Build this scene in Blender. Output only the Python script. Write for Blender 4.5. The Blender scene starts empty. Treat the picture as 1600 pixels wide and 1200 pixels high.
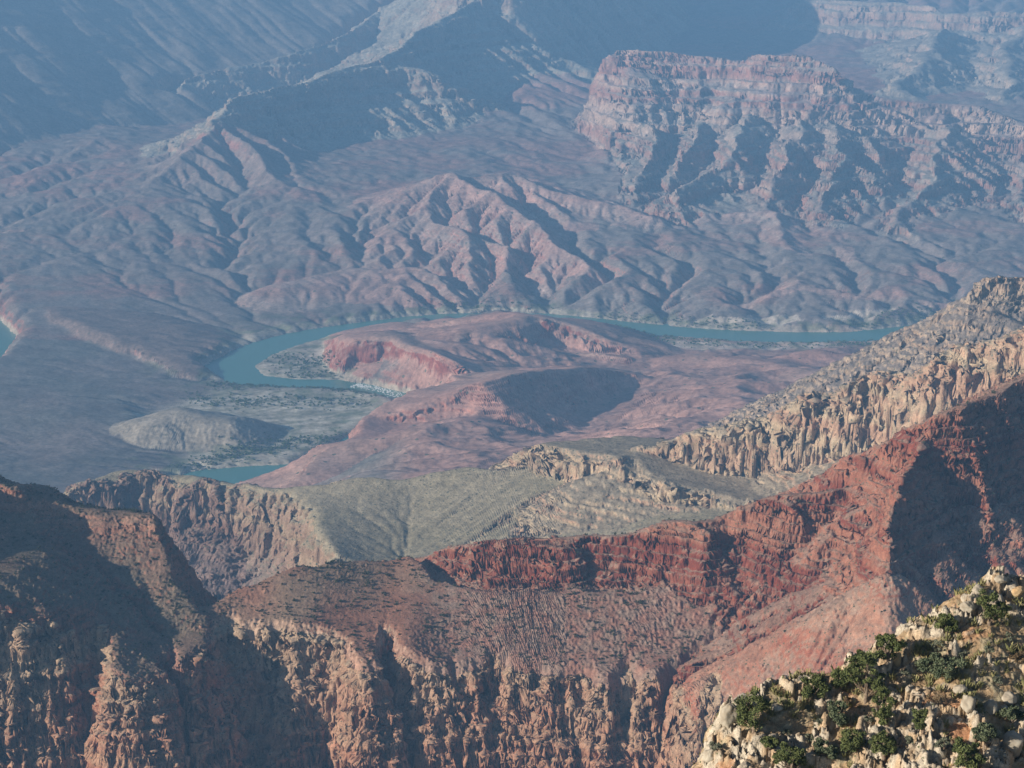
import bpy, math, random, time
import numpy as np

# ------------------------------------------------------------------ camera, sky, sun, exposure
C = bpy.context.scene
COL = C.collection
F_PX = 3093.0                      # focal length in photo pixels (1600 wide)
PITCH = math.radians(14.5)
CAM_Z = 1400.0
cam_d = bpy.data.cameras.new('camera'); cam = bpy.data.objects.new('camera', cam_d); COL.objects.link(cam)
cam_d.sensor_width = 36.0; cam_d.lens = 36.0 * F_PX / 1600.0
cam_d.clip_start = 1.0; cam_d.clip_end = 60000.0
cam.location = (0, 0, CAM_Z); cam.rotation_euler = (math.pi / 2 - PITCH, 0, 0)
C.camera = cam
SUN_EL, SUN_LEFT = 18.5, 116.0      # elevation; degrees to the left of the view direction (+Y)
_el, _az = math.radians(SUN_EL), math.radians(SUN_LEFT)
SDIR = (-math.sin(_az) * math.cos(_el), math.cos(_az) * math.cos(_el), math.sin(_el))
w = bpy.data.worlds.new('World'); C.world = w; w.use_nodes = True
nt = w.node_tree; nt.nodes.clear()
sky = nt.nodes.new('ShaderNodeTexSky'); sky.sky_type = 'NISHITA'; sky.sun_disc = False
sky.sun_elevation = _el; sky.sun_rotation = -_az
sky.altitude = 1500
bg = nt.nodes.new('ShaderNodeBackground'); bg.inputs[1].default_value = 0.055
wo = nt.nodes.new('ShaderNodeOutputWorld')
nt.links.new(sky.outputs[0], bg.inputs[0]); nt.links.new(bg.outputs[0], wo.inputs[0])
sl = bpy.data.lights.new('sun', 'SUN'); sl.energy = 5.0; sl.angle = math.radians(0.5); sl.color = (1.0, 0.89, 0.76)
so = bpy.data.objects.new('sun', sl); COL.objects.link(so); so.location = (0, 0, 3000)
from mathutils import Vector, Matrix
so.rotation_euler = Vector(SDIR).to_track_quat('Z', 'Y').to_euler()
C.view_settings.view_transform = 'Standard'; C.view_settings.look = 'None'
C.view_settings.exposure = 0.62; C.view_settings.gamma = 1.0
C.render.engine = 'CYCLES'
C.cycles.use_denoising = True
C.cycles.max_bounces = 4; C.cycles.diffuse_bounces = 2; C.cycles.volume_bounces = 0
C.cycles.transparent_max_bounces = 4
HAZE_DENSITY = 9.3e-5

T0 = time.time()
def log(*a): print('[%.1f]' % (time.time() - T0), *a, flush=True)
MESH_STEP = 0.00052                 # vertex spacing of the terrain as seen from the rim, radians
f32 = np.float32

# ------------------------------------------------------------------ pixels of the photograph -> points of the place
SP, CP_ = math.sin(PITCH), math.cos(PITCH)
def W(px, py, d=None, z=None):
    u = (px - 800) / F_PX; v = (600 - py) / F_PX
    Y = CP_ + v * SP; Z = -SP + v * CP_
    s = d / Y if d is not None else (z - CAM_Z) / Z
    return (u * s, Y * s, CAM_Z + Z * s)

# ------------------------------------------------------------------ noise
_rng = np.random.RandomState(7)
_P = _rng.permutation(4096).astype(np.int32)
_P = np.concatenate([_P, _P])
_ang = _rng.rand(4096) * 2 * np.pi
_GX, _GY = np.cos(_ang).astype(f32), np.sin(_ang).astype(f32)
_g3 = _rng.normal(size=(4096, 3)); _g3 /= np.linalg.norm(_g3, axis=1)[:, None]; _g3 = _g3.astype(f32)
def _fade(t): return t * t * t * (t * (t * 6 - 15) + 10)
def n2(x, y, seed=0):
    x = np.asarray(x, np.float64); y = np.asarray(y, np.float64)
    xi = np.floor(x); yi = np.floor(y)
    fx = (x - xi).astype(f32); fy = (y - yi).astype(f32)
    xi = (xi.astype(np.int64) + seed * 37).astype(np.int32) & 4095; yi = yi.astype(np.int64).astype(np.int32) & 4095
    u, v = _fade(fx), _fade(fy)
    def g(ix, iy, dx, dy):
        k = _P[_P[ix & 4095] + (iy & 4095)]
        return _GX[k] * dx + _GY[k] * dy
    a = g(xi, yi, fx, fy); b = g(xi + 1, yi, fx - 1, fy)
    c = g(xi, yi + 1, fx, fy - 1); d = g(xi + 1, yi + 1, fx - 1, fy - 1)
    a += u * (b - a); c += u * (d - c)
    return (a + v * (c - a)) * f32(1.5)
def n3(x, y, z, seed=0):
    xi = np.floor(x); yi = np.floor(y); zi = np.floor(z)
    fx = (x - xi).astype(f32); fy = (y - yi).astype(f32); fz = (z - zi).astype(f32)
    xi = (xi.astype(np.int32) + seed * 37) & 4095; yi = yi.astype(np.int32) & 4095; zi = zi.astype(np.int32) & 4095
    u, v, w_ = _fade(fx), _fade(fy), _fade(fz)
    def g(a, b, c, dx, dy, dz):
        k = _P[_P[_P[a & 4095] + (b & 4095)] + (c & 4095)]
        G = _g3[k]
        return G[..., 0] * dx + G[..., 1] * dy + G[..., 2] * dz
    def pl(c, dz):
        a0 = g(xi, yi, c, fx, fy, dz); a1 = g(xi + 1, yi, c, fx - 1, fy, dz)
        b0 = g(xi, yi + 1, c, fx, fy - 1, dz); b1 = g(xi + 1, yi + 1, c, fx - 1, fy - 1, dz)
        a0 += u * (a1 - a0); b0 += u * (b1 - b0)
        return a0 + v * (b0 - a0)
    p0 = pl(zi, fz); p1 = pl(zi + 1, fz - 1)
    return (p0 + w_ * (p1 - p0)) * f32(1.5)
def fbm(x, y, o=4, seed=0, gain=0.5):
    s = 0; a = 1.0; t = 0
    for k in range(o):
        s = s + a * n2(x * 2 ** k + 3.7 * k, y * 2 ** k - 5.1 * k, seed + k); t += a; a *= gain
    return s / t
def worley(x, y, seed=0):
    """nearest and second-nearest feature point: cell id, distances, offset"""
    xi = np.floor(x); yi = np.floor(y); fx = (x - xi).astype(f32); fy = (y - yi).astype(f32)
    xi = xi.astype(np.int64).astype(np.int32); yi = yi.astype(np.int64).astype(np.int32)
    f1 = np.full(x.shape, 9, f32); f2 = f1.copy(); cid = np.zeros(x.shape, np.int32); ox = np.zeros(x.shape, f32); oy = ox.copy()
    for a in (-1, 0, 1):
        for b in (-1, 0, 1):
            k = _P[_P[(xi + a + seed * 13) & 4095] + ((yi + b) & 4095)]
            px = a + (k & 63).astype(f32) / 64; py = b + (k >> 6).astype(f32) / 64
            dx = fx - px; dy = fy - py; d = np.sqrt(dx * dx + dy * dy)
            m = d < f1
            f2 = np.where(m, f1, np.minimum(f2, d)); f1 = np.where(m, d, f1); cid = np.where(m, k, cid); ox = np.where(m, dx, ox); oy = np.where(m, dy, oy)
    r1 = _P[cid].astype(f32) / 4096; r2 = _P[(cid + 917) & 4095].astype(f32) / 4096
    return f1, f2, r1, r2, ox, oy
def smooth(a, b, x):
    t = np.clip((x - a) / (b - a), 0, 1); return t * t * (3 - 2 * t)

# ------------------------------------------------------------------ landform builders
def rbf(pts, scale=1.0, reg=1e-3):
    """thin plate surface through 3-D points, evaluated in (x/y, ln y)"""
    P = np.array([(p[0] / p[1] * 3, math.log(p[1])) for p in pts]); zz = np.array([p[2] for p in pts])
    n = len(P)
    def K(r2): return 0.5 * r2 * np.log(r2 + 1e-12)
    D = ((P[:, None] - P[None]) ** 2).sum(-1)
    A = np.zeros((n + 3, n + 3)); A[:n, :n] = K(D) + np.eye(n) * reg
    A[:n, n] = 1; A[:n, n + 1:] = P; A[n, :n] = 1; A[n + 1:, :n] = P.T
    s = np.linalg.solve(A, np.concatenate([zz, [0, 0, 0]]))
    def f(x, y):
        a = (x / y * 3).astype(f32); b = np.log(y).astype(f32)
        out = np.full(x.shape, s[n], f32) + f32(s[n + 1]) * a + f32(s[n + 2]) * b
        for i in range(n):
            r2 = (a - f32(P[i, 0])) ** 2 + (b - f32(P[i, 1])) ** 2
            out += f32(s[i]) * K(r2).astype(f32)
        return out
    return f
def prof(tab):
    a = np.array(tab, float)
    k = (a[-1, 1] - a[-2, 1]) / (a[-1, 0] - a[-2, 0])
    a = np.vstack([a, [a[-1, 0] + 20000, a[-1, 1] + 20000 * max(k, 0.3)]])
    return lambda d: np.interp(d, a[:, 0], a[:, 1]).astype(f32)
def ridge(x, y, pts, front, back=None, scale=None, jag=None):
    """height of a crest line with a profile falling to each side (front = right-hand side of the direction of travel)"""
    back = back or front
    best = np.full(x.shape, -1e9, f32); near_d = np.full(x.shape, 1e9, f32); left = np.zeros(x.shape, bool)
    segs = []
    for i in range(len(pts) - 1):
        (ax, ay, az), (bx, by, bz) = pts[i][:3], pts[i + 1][:3]
        dx, dy = bx - ax, by - ay; L2 = dx * dx + dy * dy; L = math.sqrt(L2)
        t = np.clip(((x - ax) * dx + (y - ay) * dy) / L2, 0, 1)
        ex = x - (ax + t * dx); ey = y - (ay + t * dy)
        d = np.sqrt(ex * ex + ey * ey)
        side = (dx * (y - ay) - dy * (x - ax)) / L            # >0: left-hand side
        # at a corner shared by two segments the one seen less end-on decides the side
        key = d - 1e-3 * np.abs(side)
        m = key < near_d
        near_d = np.where(m, key, near_d); left = np.where(m, side > 0, left)
        segs.append((d.astype(f32), t.astype(f32), az, bz))
    for i, (d, t, az, bz) in enumerate(segs):
        sc = 1.0 if scale is None else scale[i] + t * (scale[i + 1] - scale[i])
        ds = d / sc
        h = az + t * (bz - az) - np.where(left, back(ds), front(ds)) * sc
        if jag is not None: h = h + jag * np.exp(-ds / 18.0)
        best = np.maximum(best, h.astype(f32))
    return best
def sdist(x, y, poly):
    """signed distance to a closed polygon in plan, positive outside"""
    d = np.full(x.shape, 1e12, np.float64); ins = np.zeros(x.shape, bool)
    n = len(poly)
    for i in range(n):
        ax, ay = poly[i][:2]; bx, by = poly[(i + 1) % n][:2]
        dx, dy = bx - ax, by - ay
        t = np.clip(((x - ax) * dx + (y - ay) * dy) / (dx * dx + dy * dy + 1e-9), 0, 1)
        d = np.minimum(d, (x - ax - t * dx) ** 2 + (y - ay - t * dy) ** 2)
        if ay != by:
            c = ((ay > y) != (by > y)) & (x < (bx - ax) * (y - ay) / (by - ay) + ax)
            ins ^= c
    d = np.sqrt(d)
    return np.where(ins, -d, d).astype(f32)
def linedist(x, y, pts):
    """distance to an open polyline with the width interpolated along it: d - halfwidth"""
    best = np.full(x.shape, 1e9, f32)
    for i in range(len(pts) - 1):
        ax, ay, _, wa = pts[i]; bx, by, _, wb = pts[i + 1]
        dx, dy = bx - ax, by - ay
        t = np.clip(((x - ax) * dx + (y - ay) * dy) / (dx * dx + dy * dy), 0, 1)
        d = np.sqrt((x - ax - t * dx) ** 2 + (y - ay - t * dy) ** 2) - (wa + t * (wb - wa))
        best = np.minimum(best, d.astype(f32))
    return best

# ------------------------------------------------------------------ the layout of the canyon
Wd = lambda l: [W(a, b, d=c) for a, b, c in l]
Wz = lambda l: [W(a, b, z=c) for a, b, c in l]
def Rv(l): return [W(a, b, z=0) + (h,) for a, b, h in l]
RIVER = Rv([(1800, 480, 70), (1600, 490, 70), (1500, 503, 66), (1430, 516, 62), (1340, 526, 62), (1250, 527, 66), (1150, 524, 66),
            (1050, 517, 60), (960, 507, 55), (900, 499, 45), (850, 494, 40), (780, 492, 38), (700, 495, 42), (640, 500, 50), (560, 511, 60),
            (500, 520, 60), (450, 531, 64), (398, 548, 66), (356, 572, 70), (385, 593, 52), (450, 599, 44), (520, 600, 44), (570, 607, 44),
            (620, 620, 48), (650, 634, 50), (657, 650, 46), (610, 668, 44), (565, 686, 44), (520, 710, 44), (475, 734, 56), (430, 741, 75), (400, 743, 80), (330, 749, 80),
            (250, 775, 52), (150, 820, 52), (0, 860, 52), (-300, 880, 52)])
RIVER2 = Rv([(-500, 440, 70), (-150, 470, 70), (-40, 495, 70), (-8, 530, 70), (-40, 570, 70), (-150, 610, 70), (-500, 650, 70)])

FLOOR = Wz([(480, 650, 10), (550, 640, 9), (600, 655, 8), (420, 690, 8), (300, 640, 15), (200, 620, 26), (100, 620, 35), (0, 610, 40), (-200, 600, 50),
            (480, 580, 6), (450, 620, 6), (350, 615, 8), (560, 590, 8), (380, 730, 4),
            (150, 690, 30), (50, 720, 40), (-200, 720, 60), (250, 720, 14),
            (100, 520, 40), (200, 500, 30), (300, 520, 15), (250, 560, 12), (100, 580, 30), (200, 450, 60), (300, 430, 70), (0, 430, 70), (-200, 440, 60), (500, 450, 45), (620, 460, 35),
            (720, 474, 12), (850, 480, 10), (950, 487, 10), (1050, 500, 8), (1200, 508, 8), (1350, 505, 10), (1500, 490, 12), (1700, 480, 20), (600, 410, 85), (400, 380, 110), (200, 380, 120), (0, 380, 120),
            (800, 440, 60), (950, 440, 80), (1100, 440, 75), (1250, 450, 65), (1400, 450, 60), (1550, 450, 50),
            (650, 510, 30), (720, 510, 50), (640, 545, 85), (700, 565, 90), (800, 530, 70), (830, 520, 60), (930, 525, 10), (1000, 545, 12), (1080, 542, 6), (1250, 550, 8), (1400, 545, 8), (1550, 540, 10),
            (760, 640, 60), (900, 635, 20), (950, 660, 25), (1000, 620, 40), (1100, 590, 55), (1200, 585, 60), (1300, 570, 40), (1450, 570, 40),
            (700, 660, 100), (620, 680, 85), (560, 720, 60), (640, 720, 120), (800, 705, 105), (900, 720, 130), (1000, 680, 120), (1100, 640, 100), (1150, 680, 160), (1300, 640, 130), (1500, 620, 150),
            (600, 760, 140), (800, 750, 170), (1000, 740, 200)])
FLOOR += Wd([(0, 330, 7500), (250, 320, 7400), (450, 340, 7200), (600, 350, 7150), (700, 340, 7250), (850, 340, 7300), (1000, 360, 7150), (1150, 380, 7050), (1300, 380, 7050), (1450, 395, 6950), (1600, 395, 6950), (1800, 395, 6950),
             (0, 250, 8300), (200, 230, 8500), (600, 270, 8000), (850, 270, 8100), (900, 200, 9200), (750, 200, 9000),  (850, 90, 10600), (1250, 150, 9800), (1450, 170, 9600), (1700, 170, 9600), ])
FLOOR += [(900, 10800, 330), (2600, 10800, 340), (1500, 12000, 400), (2800, 12000, 400), (300, 12000, 430)]
FLOOR += [(-1700, 9700, 240), (-1300, 10800, 270), (-2600, 10000, 260), (-2600, 9000, 220), (-1500, 12000, 420), (-3500, 11500, 400)]
FLOOR += [(-6000, 17000, 1250), (-2500, 17000, 1250), (0, 17000, 1250), (2500, 17000, 1250), (6000, 17000, 1250)]
# the low ground between the nearer ridges
FLOOR += [(-1000, 3600, 120), (-300, 3600, 150), (300, 3600, 190), (900, 3600, 300), (1500, 3600, 350),
          (-900, 2500, 260), (-200, 2400, 270), (300, 2300, 300), (900, 2200, 420),
          (-800, 1900, 420), (0, 1900, 480), (600, 1850, 560), (-600, 1350, 330), (0, 1350, 330), (500, 1300, 420), (-450, 1050, 300), (0, 1050, 300), (450, 1050, 380)]
_floor = rbf(FLOOR)

def base(x, y):
    """height and landform index over plan coordinates, before erosion"""
    x = x.astype(f32); y = y.astype(f32)
    wx = x + y * 0.010 * fbm(x / y * 22, np.log(y) * 22, 4, 3)
    wy = y + y * 0.010 * fbm(x / y * 22 + 50, np.log(y) * 22, 4, 9)
    S = []
    fl = _floor(x, y)
    rv = linedist(x, y, RIVER); rv2 = linedist(x, y, RIVER2)
    rd = np.minimum(rv, rv2)
    far = smooth(3600, 4200, y)
    hills = (n2(x / 520, y / 520, 5) * 26 + n2(x / 240, y / 240, 6) * 16) * smooth(60, 500, rd) * smooth(3500, 4300, y) * (1 - smooth(9000, 11000, y) * 0.5) * 0.45
    # keep the delta flat
    flat = sdist(wx, wy, Wz([(230, 640, 8), (330, 608, 8), (430, 604, 8), (560, 612, 8), (610, 640, 8), (560, 690, 8), (480, 725, 8), (380, 738, 8), (290, 740, 8), (280, 700, 8)]))
    hills = hills * smooth(-50, 200, flat)
    fl = fl + hills
    fl = fl + (8 - fl) * smooth(70, -50, flat)
    inside = sdist(x, y, RIVER[:33] + [W(330, 900, z=0), W(1900, 900, z=0)])
    spit = sdist(x, y, Wz([(370, 562, 0), (400, 540, 0), (470, 526, 0), (500, 528, 0), (506, 548, 0), (503, 568, 0), (522, 588, 0), (540, 604, 0), (380, 604, 0)]))
    rr_ = 1 - 2 * np.abs(fbm((x + 0.5 * y) / 420, (y - 0.3 * x) / 230, 3, 221))
    fl = fl + 34 * (rr_ - 0.35) * smooth(-60, -350, inside) * smooth(3700, 4100, y) * smooth(100, 300, rd)
    S.append(('canyon_floor', np.maximum(np.minimum(fl, 4 + 1.5 * np.maximum(spit, 0)), 3)))
    P_hill = prof([(0, 0), (30, 4), (120, 40), (400, 150), (900, 260), (2000, 420)])
    P_steep = prof([(0, 0), (8, 3), (50, 45), (160, 110), (500, 260)])
    prow = sdist(x, y, Wd([(946, 60, 9300), (944, 74, 9150), (958, 120, 8900), (968, 190, 8550), (985, 250, 8100), (970, 300, 7700)]) + [(600, 6500, 0), (4500, 6500, 0), (4500, 9800, 0), (500, 9800, 0)])
    jag = {'pinnacle_wall': (26, 10), 'buff_cliff': (22, 16), 'right_butte': (30, 6)}
    big = {'stepped_mesa': 60, 'mesa_buttress': 110, 'badland_hills': 45, 'talus_spur': 50, 'far_wall': 120, 'west_mesa': 30, 'back_mesa': 30}
    q1 = fbm(x / 420, y / 420, 4, 201); q2 = fbm(x / 420 + 40, y / 420 + 11, 4, 207)
    def R(name, pts, fr, bk=None, sc=None, wxy=True):
        b = big.get(name, 0)
        jg = None
        if name in jag:
            _f1, _f2, _r1, _r2, _ox, _oy = worley(x / jag[name][0] * 1.3 + 0.3 * n2(x / 20, y / 20, 5), y / jag[name][0] * 1.3, 31)
            jg = jag[name][1] * (n2(x / jag[name][0], y / jag[name][0], 211) + 1.5 * _r1 - 0.75 - 0.8 * smooth(0.25, 0.0, _f2 - _f1))
        hh = ridge((wx if wxy else x) + b * q1, (wy if wxy else y) + b * q2, pts, fr, bk, sc, jg)
        if name == 'rose_hills': hh = np.minimum(hh - 2.5 * np.maximum(inside, 0), 3.5 + 1.6 * np.maximum(spit, 0) + 0.5 * n2(x / 20, y / 20, 6))
        if name in ('stepped_mesa', 'mesa_buttress'): hh = hh - 1.5 * np.maximum(prow + 40 * q1, 0)
        S.append((name, hh))
    # --- delta dome, left spits
    R('delta_hill', Wz([(235, 655, 60), (290, 640, 75), (350, 655, 62), (380, 670, 30)]), prof([(0, 0), (40, 8), (120, 45), (200, 80)]), prof([(0, 0), (60, 8), (200, 60), (300, 100)]))
    R('river_scarp', Wz([(80, 488, 62), (130, 512, 62), (190, 540, 45)]), prof([(0, 0), (15, 8), (40, 40), (300, 75)]), prof([(0, 0), (300, 25), (800, 120)]))
    # --- rose hills inside the bend
    P_cl = prof([(0, 0), (5, 5), (26, 84), (60, 104), (300, 220)])
    P_bk = prof([(0, 0), (60, 6), (250, 50), (600, 160)])
    R('rose_hills', Wz([(536, 552, 60), (560, 532, 92), (596, 525, 104), (640, 543, 104), (690, 566, 104), (722, 588, 80)]), P_cl, P_bk)
    R('rose_hills', Wz([(600, 512, 45), (625, 508, 52), (650, 514, 40)]), P_bk)
    R('rose_hills', Wz([(680, 508, 60), (730, 500, 85), (800, 491, 112), (828, 494, 112)]), prof([(0, 0), (20, 4), (90, 55), (300, 150)]), P_bk)
    R('rose_hills', Wz([(757, 512, 112), (828, 494, 112)]), prof([(0, 0), (30, 10), (100, 60), (300, 150)]), P_bk)
    R('rose_hills', Wz([(620, 660, 85), (700, 630, 125), (768, 602, 165), (820, 582, 160), (900, 574, 120), (960, 590, 80), (1015, 592, 60)]), prof([(0, 0), (12, 6), (110, 78), (300, 170)]), prof([(0, 0), (40, 5), (250, 60), (700, 200)]))
    R('rose_hills', Wz([(930, 548, 45), (975, 556, 42)]), prof([(0, 0), (15, 5), (60, 40), (200, 80)]))
    R('rose_hills', Wz([(600, 642, 90), (567, 655, 98), (530, 692, 95), (490, 718, 84), (468, 742, 60)]), prof([(0, 0), (8, 5), (36, 70), (100, 110)]), prof([(0, 0), (80, 10), (300, 70), (700, 200)]))
    R('rose_hills', Wz([(545, 690, 100), (640, 668, 120), (740, 655, 120), (790, 670, 105)]), prof([(0, 0), (30, 5), (150, 50), (500, 160)]))
    R('rose_hills', Wz([(780, 690, 112), (880, 683, 120), (960, 690, 118), (1040, 700, 130)]), prof([(0, 0), (20, 8), (120, 55), (500, 180)]))
    R('rose_hills', Wz([(840, 712, 140), (900, 702, 150), (1000, 715, 160)]), prof([(0, 0), (30, 8), (150, 60), (500, 180)]))
    R('rose_hills', Wz([(1020, 668, 110), (1090, 662, 128), (1150, 665, 128)]), prof([(0, 0), (20, 8), (80, 40), (400, 150)]))
    R('rose_hills', Wz([(1230, 556, 40), (1290, 548, 50), (1340, 556, 34)]), prof([(0, 0), (30, 5), (120, 45), (400, 100)]))
    R('rose_hills', Wz([(1040, 560, 30), (1120, 556, 40), (1200, 566, 55), (1300, 585, 85), (1400, 610, 130)]), prof([(0, 0), (60, 8), (300, 60), (900, 160)]))
    # --- hills north of the river
    Ph = prof([(0, 0), (25, 4), (160, 62), (420, 130), (900, 230)])
    R('badland_hills', Wd([(660, 318, 7250), (700, 268, 7500), (745, 280, 7480), (790, 268, 7550), (850, 290, 7500), (1000, 335, 7250)]), Ph)
    R('badland_hills', Wd([(700, 268, 7500), (760, 300, 7300), (830, 345, 7050), (900, 400, 6750), (960, 440, 6520)]), Ph)
    R('badland_hills', Wd([(560, 350, 7250), (640, 320, 7300), (690, 345, 7100), (790, 385, 6850), (780, 420, 6700)]), Ph)
    R('badland_hills', Wd([(620, 330, 7300), (720, 375, 6850), (735, 440, 6550)]), Ph)
    R('badland_hills', Wd([(870, 290, 7600), (920, 330, 7350), (990, 370, 7050), (1000, 395, 6900), (1075, 408, 6750), (1180, 440, 6560)]), Ph)
    R('badland_hills', Wd([(1100, 340, 7350), (1210, 330, 7350), (1235, 385, 6950), (1260, 405, 6800), (1200, 440, 6600)]), Ph)
    R('badland_hills', Wd([(1290, 350, 7300), (1330, 400, 6850), (1400, 440, 6560), (1500, 470, 6400)]), Ph)
    R('badland_hills', Wd([(950, 478, 6420), (1000, 455, 6520), (1100, 445, 6540), (1130, 455, 6480)]), Ph)
    R('badland_hills', Wd([(1060, 500, 6200), (1130, 478, 6300), (1250, 440, 6480), (1330, 455, 6400), (1420, 470, 6350), (1600, 480, 6300)]), prof([(0, 0), (25, 6), (130, 75), (400, 150)]), Ph)
    R('badland_hills', Wd([(450, 440, 6520), (560, 420, 6650), (640, 425, 6600)]), prof([(0, 0), (60, 6), (300, 60), (900, 160)]))
    # --- ridge and spurs on the left
    Pm = prof([(0, 0), (12, 4), (45, 95), (150, 150), (520, 320), (1000, 440), (2000, 600)])
    Pmb = prof([(0, 0), (85, 10), (110, 60), (500, 240), (1200, 420)])
    R('west_mesa', Wd([(345, 190, 8250), (372, 160, 8420), (470, 134, 8850), (600, 94, 9300), (640, 66, 9700), (745, 0, 10600)]), Pm, Pmb)
    R('west_crest', [W(745, 0, d=10600), (-120, 10900, 1050), (-50, 11500, 1300), (300, 13000, 1450)], prof([(0, 0), (12, 4), (45, 95), (120, 190), (300, 420), (800, 900)]), prof([(0, 0), (100, 110), (400, 480), (2000, 1600)]))  # unseen crest above the frame, raised to throw shade to the right
    R('west_mesa', Wd([(600, 94, 9300), (660, 110, 9300)]), Pm, Pmb)
    R('talus_spur', Wd([(345, 192, 8250), (300, 235, 7950), (240, 285, 7650), (120, 318, 7500), (0, 350, 7300), (-200, 380, 7200)]), prof([(0, 0), (20, 6), (200, 90), (600, 190), (1400, 330)]), prof([(0, 0), (20, 6), (200, 80), (600, 190), (1200, 300)]))
    R('talus_spur', Wd([(345, 192, 8250), (400, 240, 7950), (440, 300, 7550), (400, 345, 7250)]), prof([(0, 0), (20, 6), (160, 90), (500, 190), (1200, 300)]))
    R('talus_spur', Wd([(420, 200, 8500), (470, 270, 7850), (560, 320, 7400)]), prof([(0, 0), (20, 6), (160, 90), (500, 190), (1200, 300)]))
    R('talus_spur', Wd([(180, 205, 8700), (120, 240, 8350), (0, 280, 8000), (-200, 310, 7900)]), prof([(0, 0), (20, 6), (200, 80), (600, 190), (1400, 330)]))
    R('talus_spur', Wd([(240, 280, 7700), (200, 320, 7400), (130, 350, 7200)]), prof([(0, 0), (20, 6), (200, 60), (600, 150), (1400, 330)]))
    R('back_mesa', Wd([(240, 135, 9800), (330, 112, 10000), (500, 76, 10500), (560, 45, 10900), (640, -10, 11700), (720, -60, 12400)]), Pm, Pmb)
    R('back_mesa', Wd([(290, 92, 10600), (335, 82, 10900)]), Pm, Pmb)
    R('back_mesa', Wd([(80, 98, 10800), (110, 82, 11000), (160, 98, 10800)]), Pm, Pmb)
    R('shaded_wall', [(-4500, 7600, 900), (-4250, 8600, 1200), (-3850, 9800, 1330), (-3200, 11300, 1450), (-1900, 13000, 1550), (-500, 15000, 1600)], prof([(0, 0), (60, 60), (1900, 1010), (3500, 1800)]), Pmb)  # crest invented out of frame, sloped to keep the upper left in shade
    # --- stepped mesa on the right
    Pe = prof([(0, 0), (14, 5), (50, 95), (190, 165), (215, 200), (360, 265), (385, 295), (560, 360), (1100, 500), (1800, 600)])
    R('stepped_mesa', Wd([(948, 76, 9150), (985, 76, 9100), (1060, 86, 9050), (1140, 94, 8950), (1180, 86, 8900), (1245, 88, 8850), (1296, 102, 8750)]), Pe, prof([(0, 0), (60, 6), (100, 90), (600, 300), (1200, 420)]))
    R('stepped_mesa', Wd([(1296, 110, 8750), (1330, 140, 8700), (1420, 158, 8700), (1520, 165, 8650), (1600, 195, 8500), (1800, 200, 8500)]), prof([(0, 0), (14, 5), (35, 40), (120, 90), (140, 120), (300, 190), (320, 220), (500, 300), (1100, 430), (1800, 520)]), prof([(0, 0), (60, 10), (600, 220), (1200, 320)]))
    Ps = prof([(0, 0), (20, 4), (160, 66), (400, 150), (900, 290)])
    R('mesa_buttress', Wd([(990, 190, 8600), (1008, 240, 8150), (980, 292, 7750)]), Ps)
    R('mesa_buttress', Wd([(1095, 185, 8600), (1085, 230, 8200), (1035, 265, 7950)]), Ps)
    R('mesa_buttress', Wd([(1185, 175, 8600), (1160, 232, 8100), (1110, 265, 7850), (1060, 302, 7500)]), Ps)
    R('mesa_buttress', Wd([(1245, 185, 8480), (1228, 250, 7950), (1190, 330, 7400)]), Ps)
    R('mesa_buttress', Wd([(1300, 185, 8450), (1296, 240, 8000), (1300, 325, 7400)]), Ps)
    R('mesa_buttress', Wd([(1375, 215, 8330), (1350, 270, 7900), (1335, 320, 7500)]), Ps)
    R('mesa_buttress', Wd([(1480, 195, 8450), (1465, 250, 8000), (1440, 300, 7650), (1400, 350, 7250)]), Ps)
    R('mesa_buttress', Wd([(1600, 240, 8250), (1590, 310, 7650), (1600, 380, 7100)]), Ps)
    # --- the far wall
    R('far_wall', Wd([(1225, 8, 12600), (1260, -2, 12500), (1400, 4, 12200), (1470, 18, 11900), (1600, 20, 11800), (1800, 10, 11700)]), Pe, Pmb)
    R('far_wall', Wd([(1460, 40, 11600), (1440, 100, 10500), (1400, 140, 9900)]), Ps)
    R('far_wall', Wd([(1600, 40, 11600), (1560, 110, 10400), (1580, 150, 9900)]), Ps)
    # --- dome, pinnacle wall
    top = rbf(Wz([(150, 745, 440), (230, 733, 446), (300, 742, 452), (430, 764, 457), (520, 862, 452), (600, 762, 478), (700, 742, 492), (830, 724, 512), (960, 724, 522), (1050, 740, 520)]) +
              Wd([(600, 850, 2760), (700, 852, 2740), (830, 800, 2800), (830, 850, 2680), (950, 830, 2680), (640, 800, 2860), (740, 815, 2800), (1100, 830, 2600), (1250, 820, 2580), (1000, 900, 2450), (1250, 880, 2400), (1600, 880, 2300), (1450, 780, 2560)]))
    sd = sdist(wx, wy, Wz([(95, 748, 445), (200, 732, 446), (300, 742, 452), (430, 762, 458), (560, 752, 475), (700, 736, 492), (830, 720, 512), (990, 712, 530), (1200, 690, 560), (1700, 640, 640)]) +
               Wd([(1800, 900, 2300), (1500, 900, 2420), (1000, 900, 2500), (760, 900, 2560), (640, 890, 2610), (560, 878, 2660)]) + Wz([(515, 868, 452), (470, 810, 455), (425, 780, 455), (300, 758, 450), (200, 750, 445), (90, 764, 445)]))
    S.append(('shale_dome', np.clip(top(x, y), 300, 535) - prof([(-1, 0), (0, 0), (5, 8), (22, 88), (60, 110), (400, 320), (1500, 700)])(sd)))
    Pp = prof([(0, 0), (6, 6), (20, 70), (60, 100), (300, 250)])
    R('pinnacle_wall', Wz([(110, 750, 452), (175, 746, 458), (200, 731, 466), (238, 728, 468), (262, 745, 458)]), Pp, None, None, False)
    R('pinnacle_wall', Wz([(285, 765, 448), (312, 743, 470), (332, 745, 468), (345, 762, 458), (385, 754, 462), (420, 762, 458)]), Pp, None, None, False)
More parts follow.
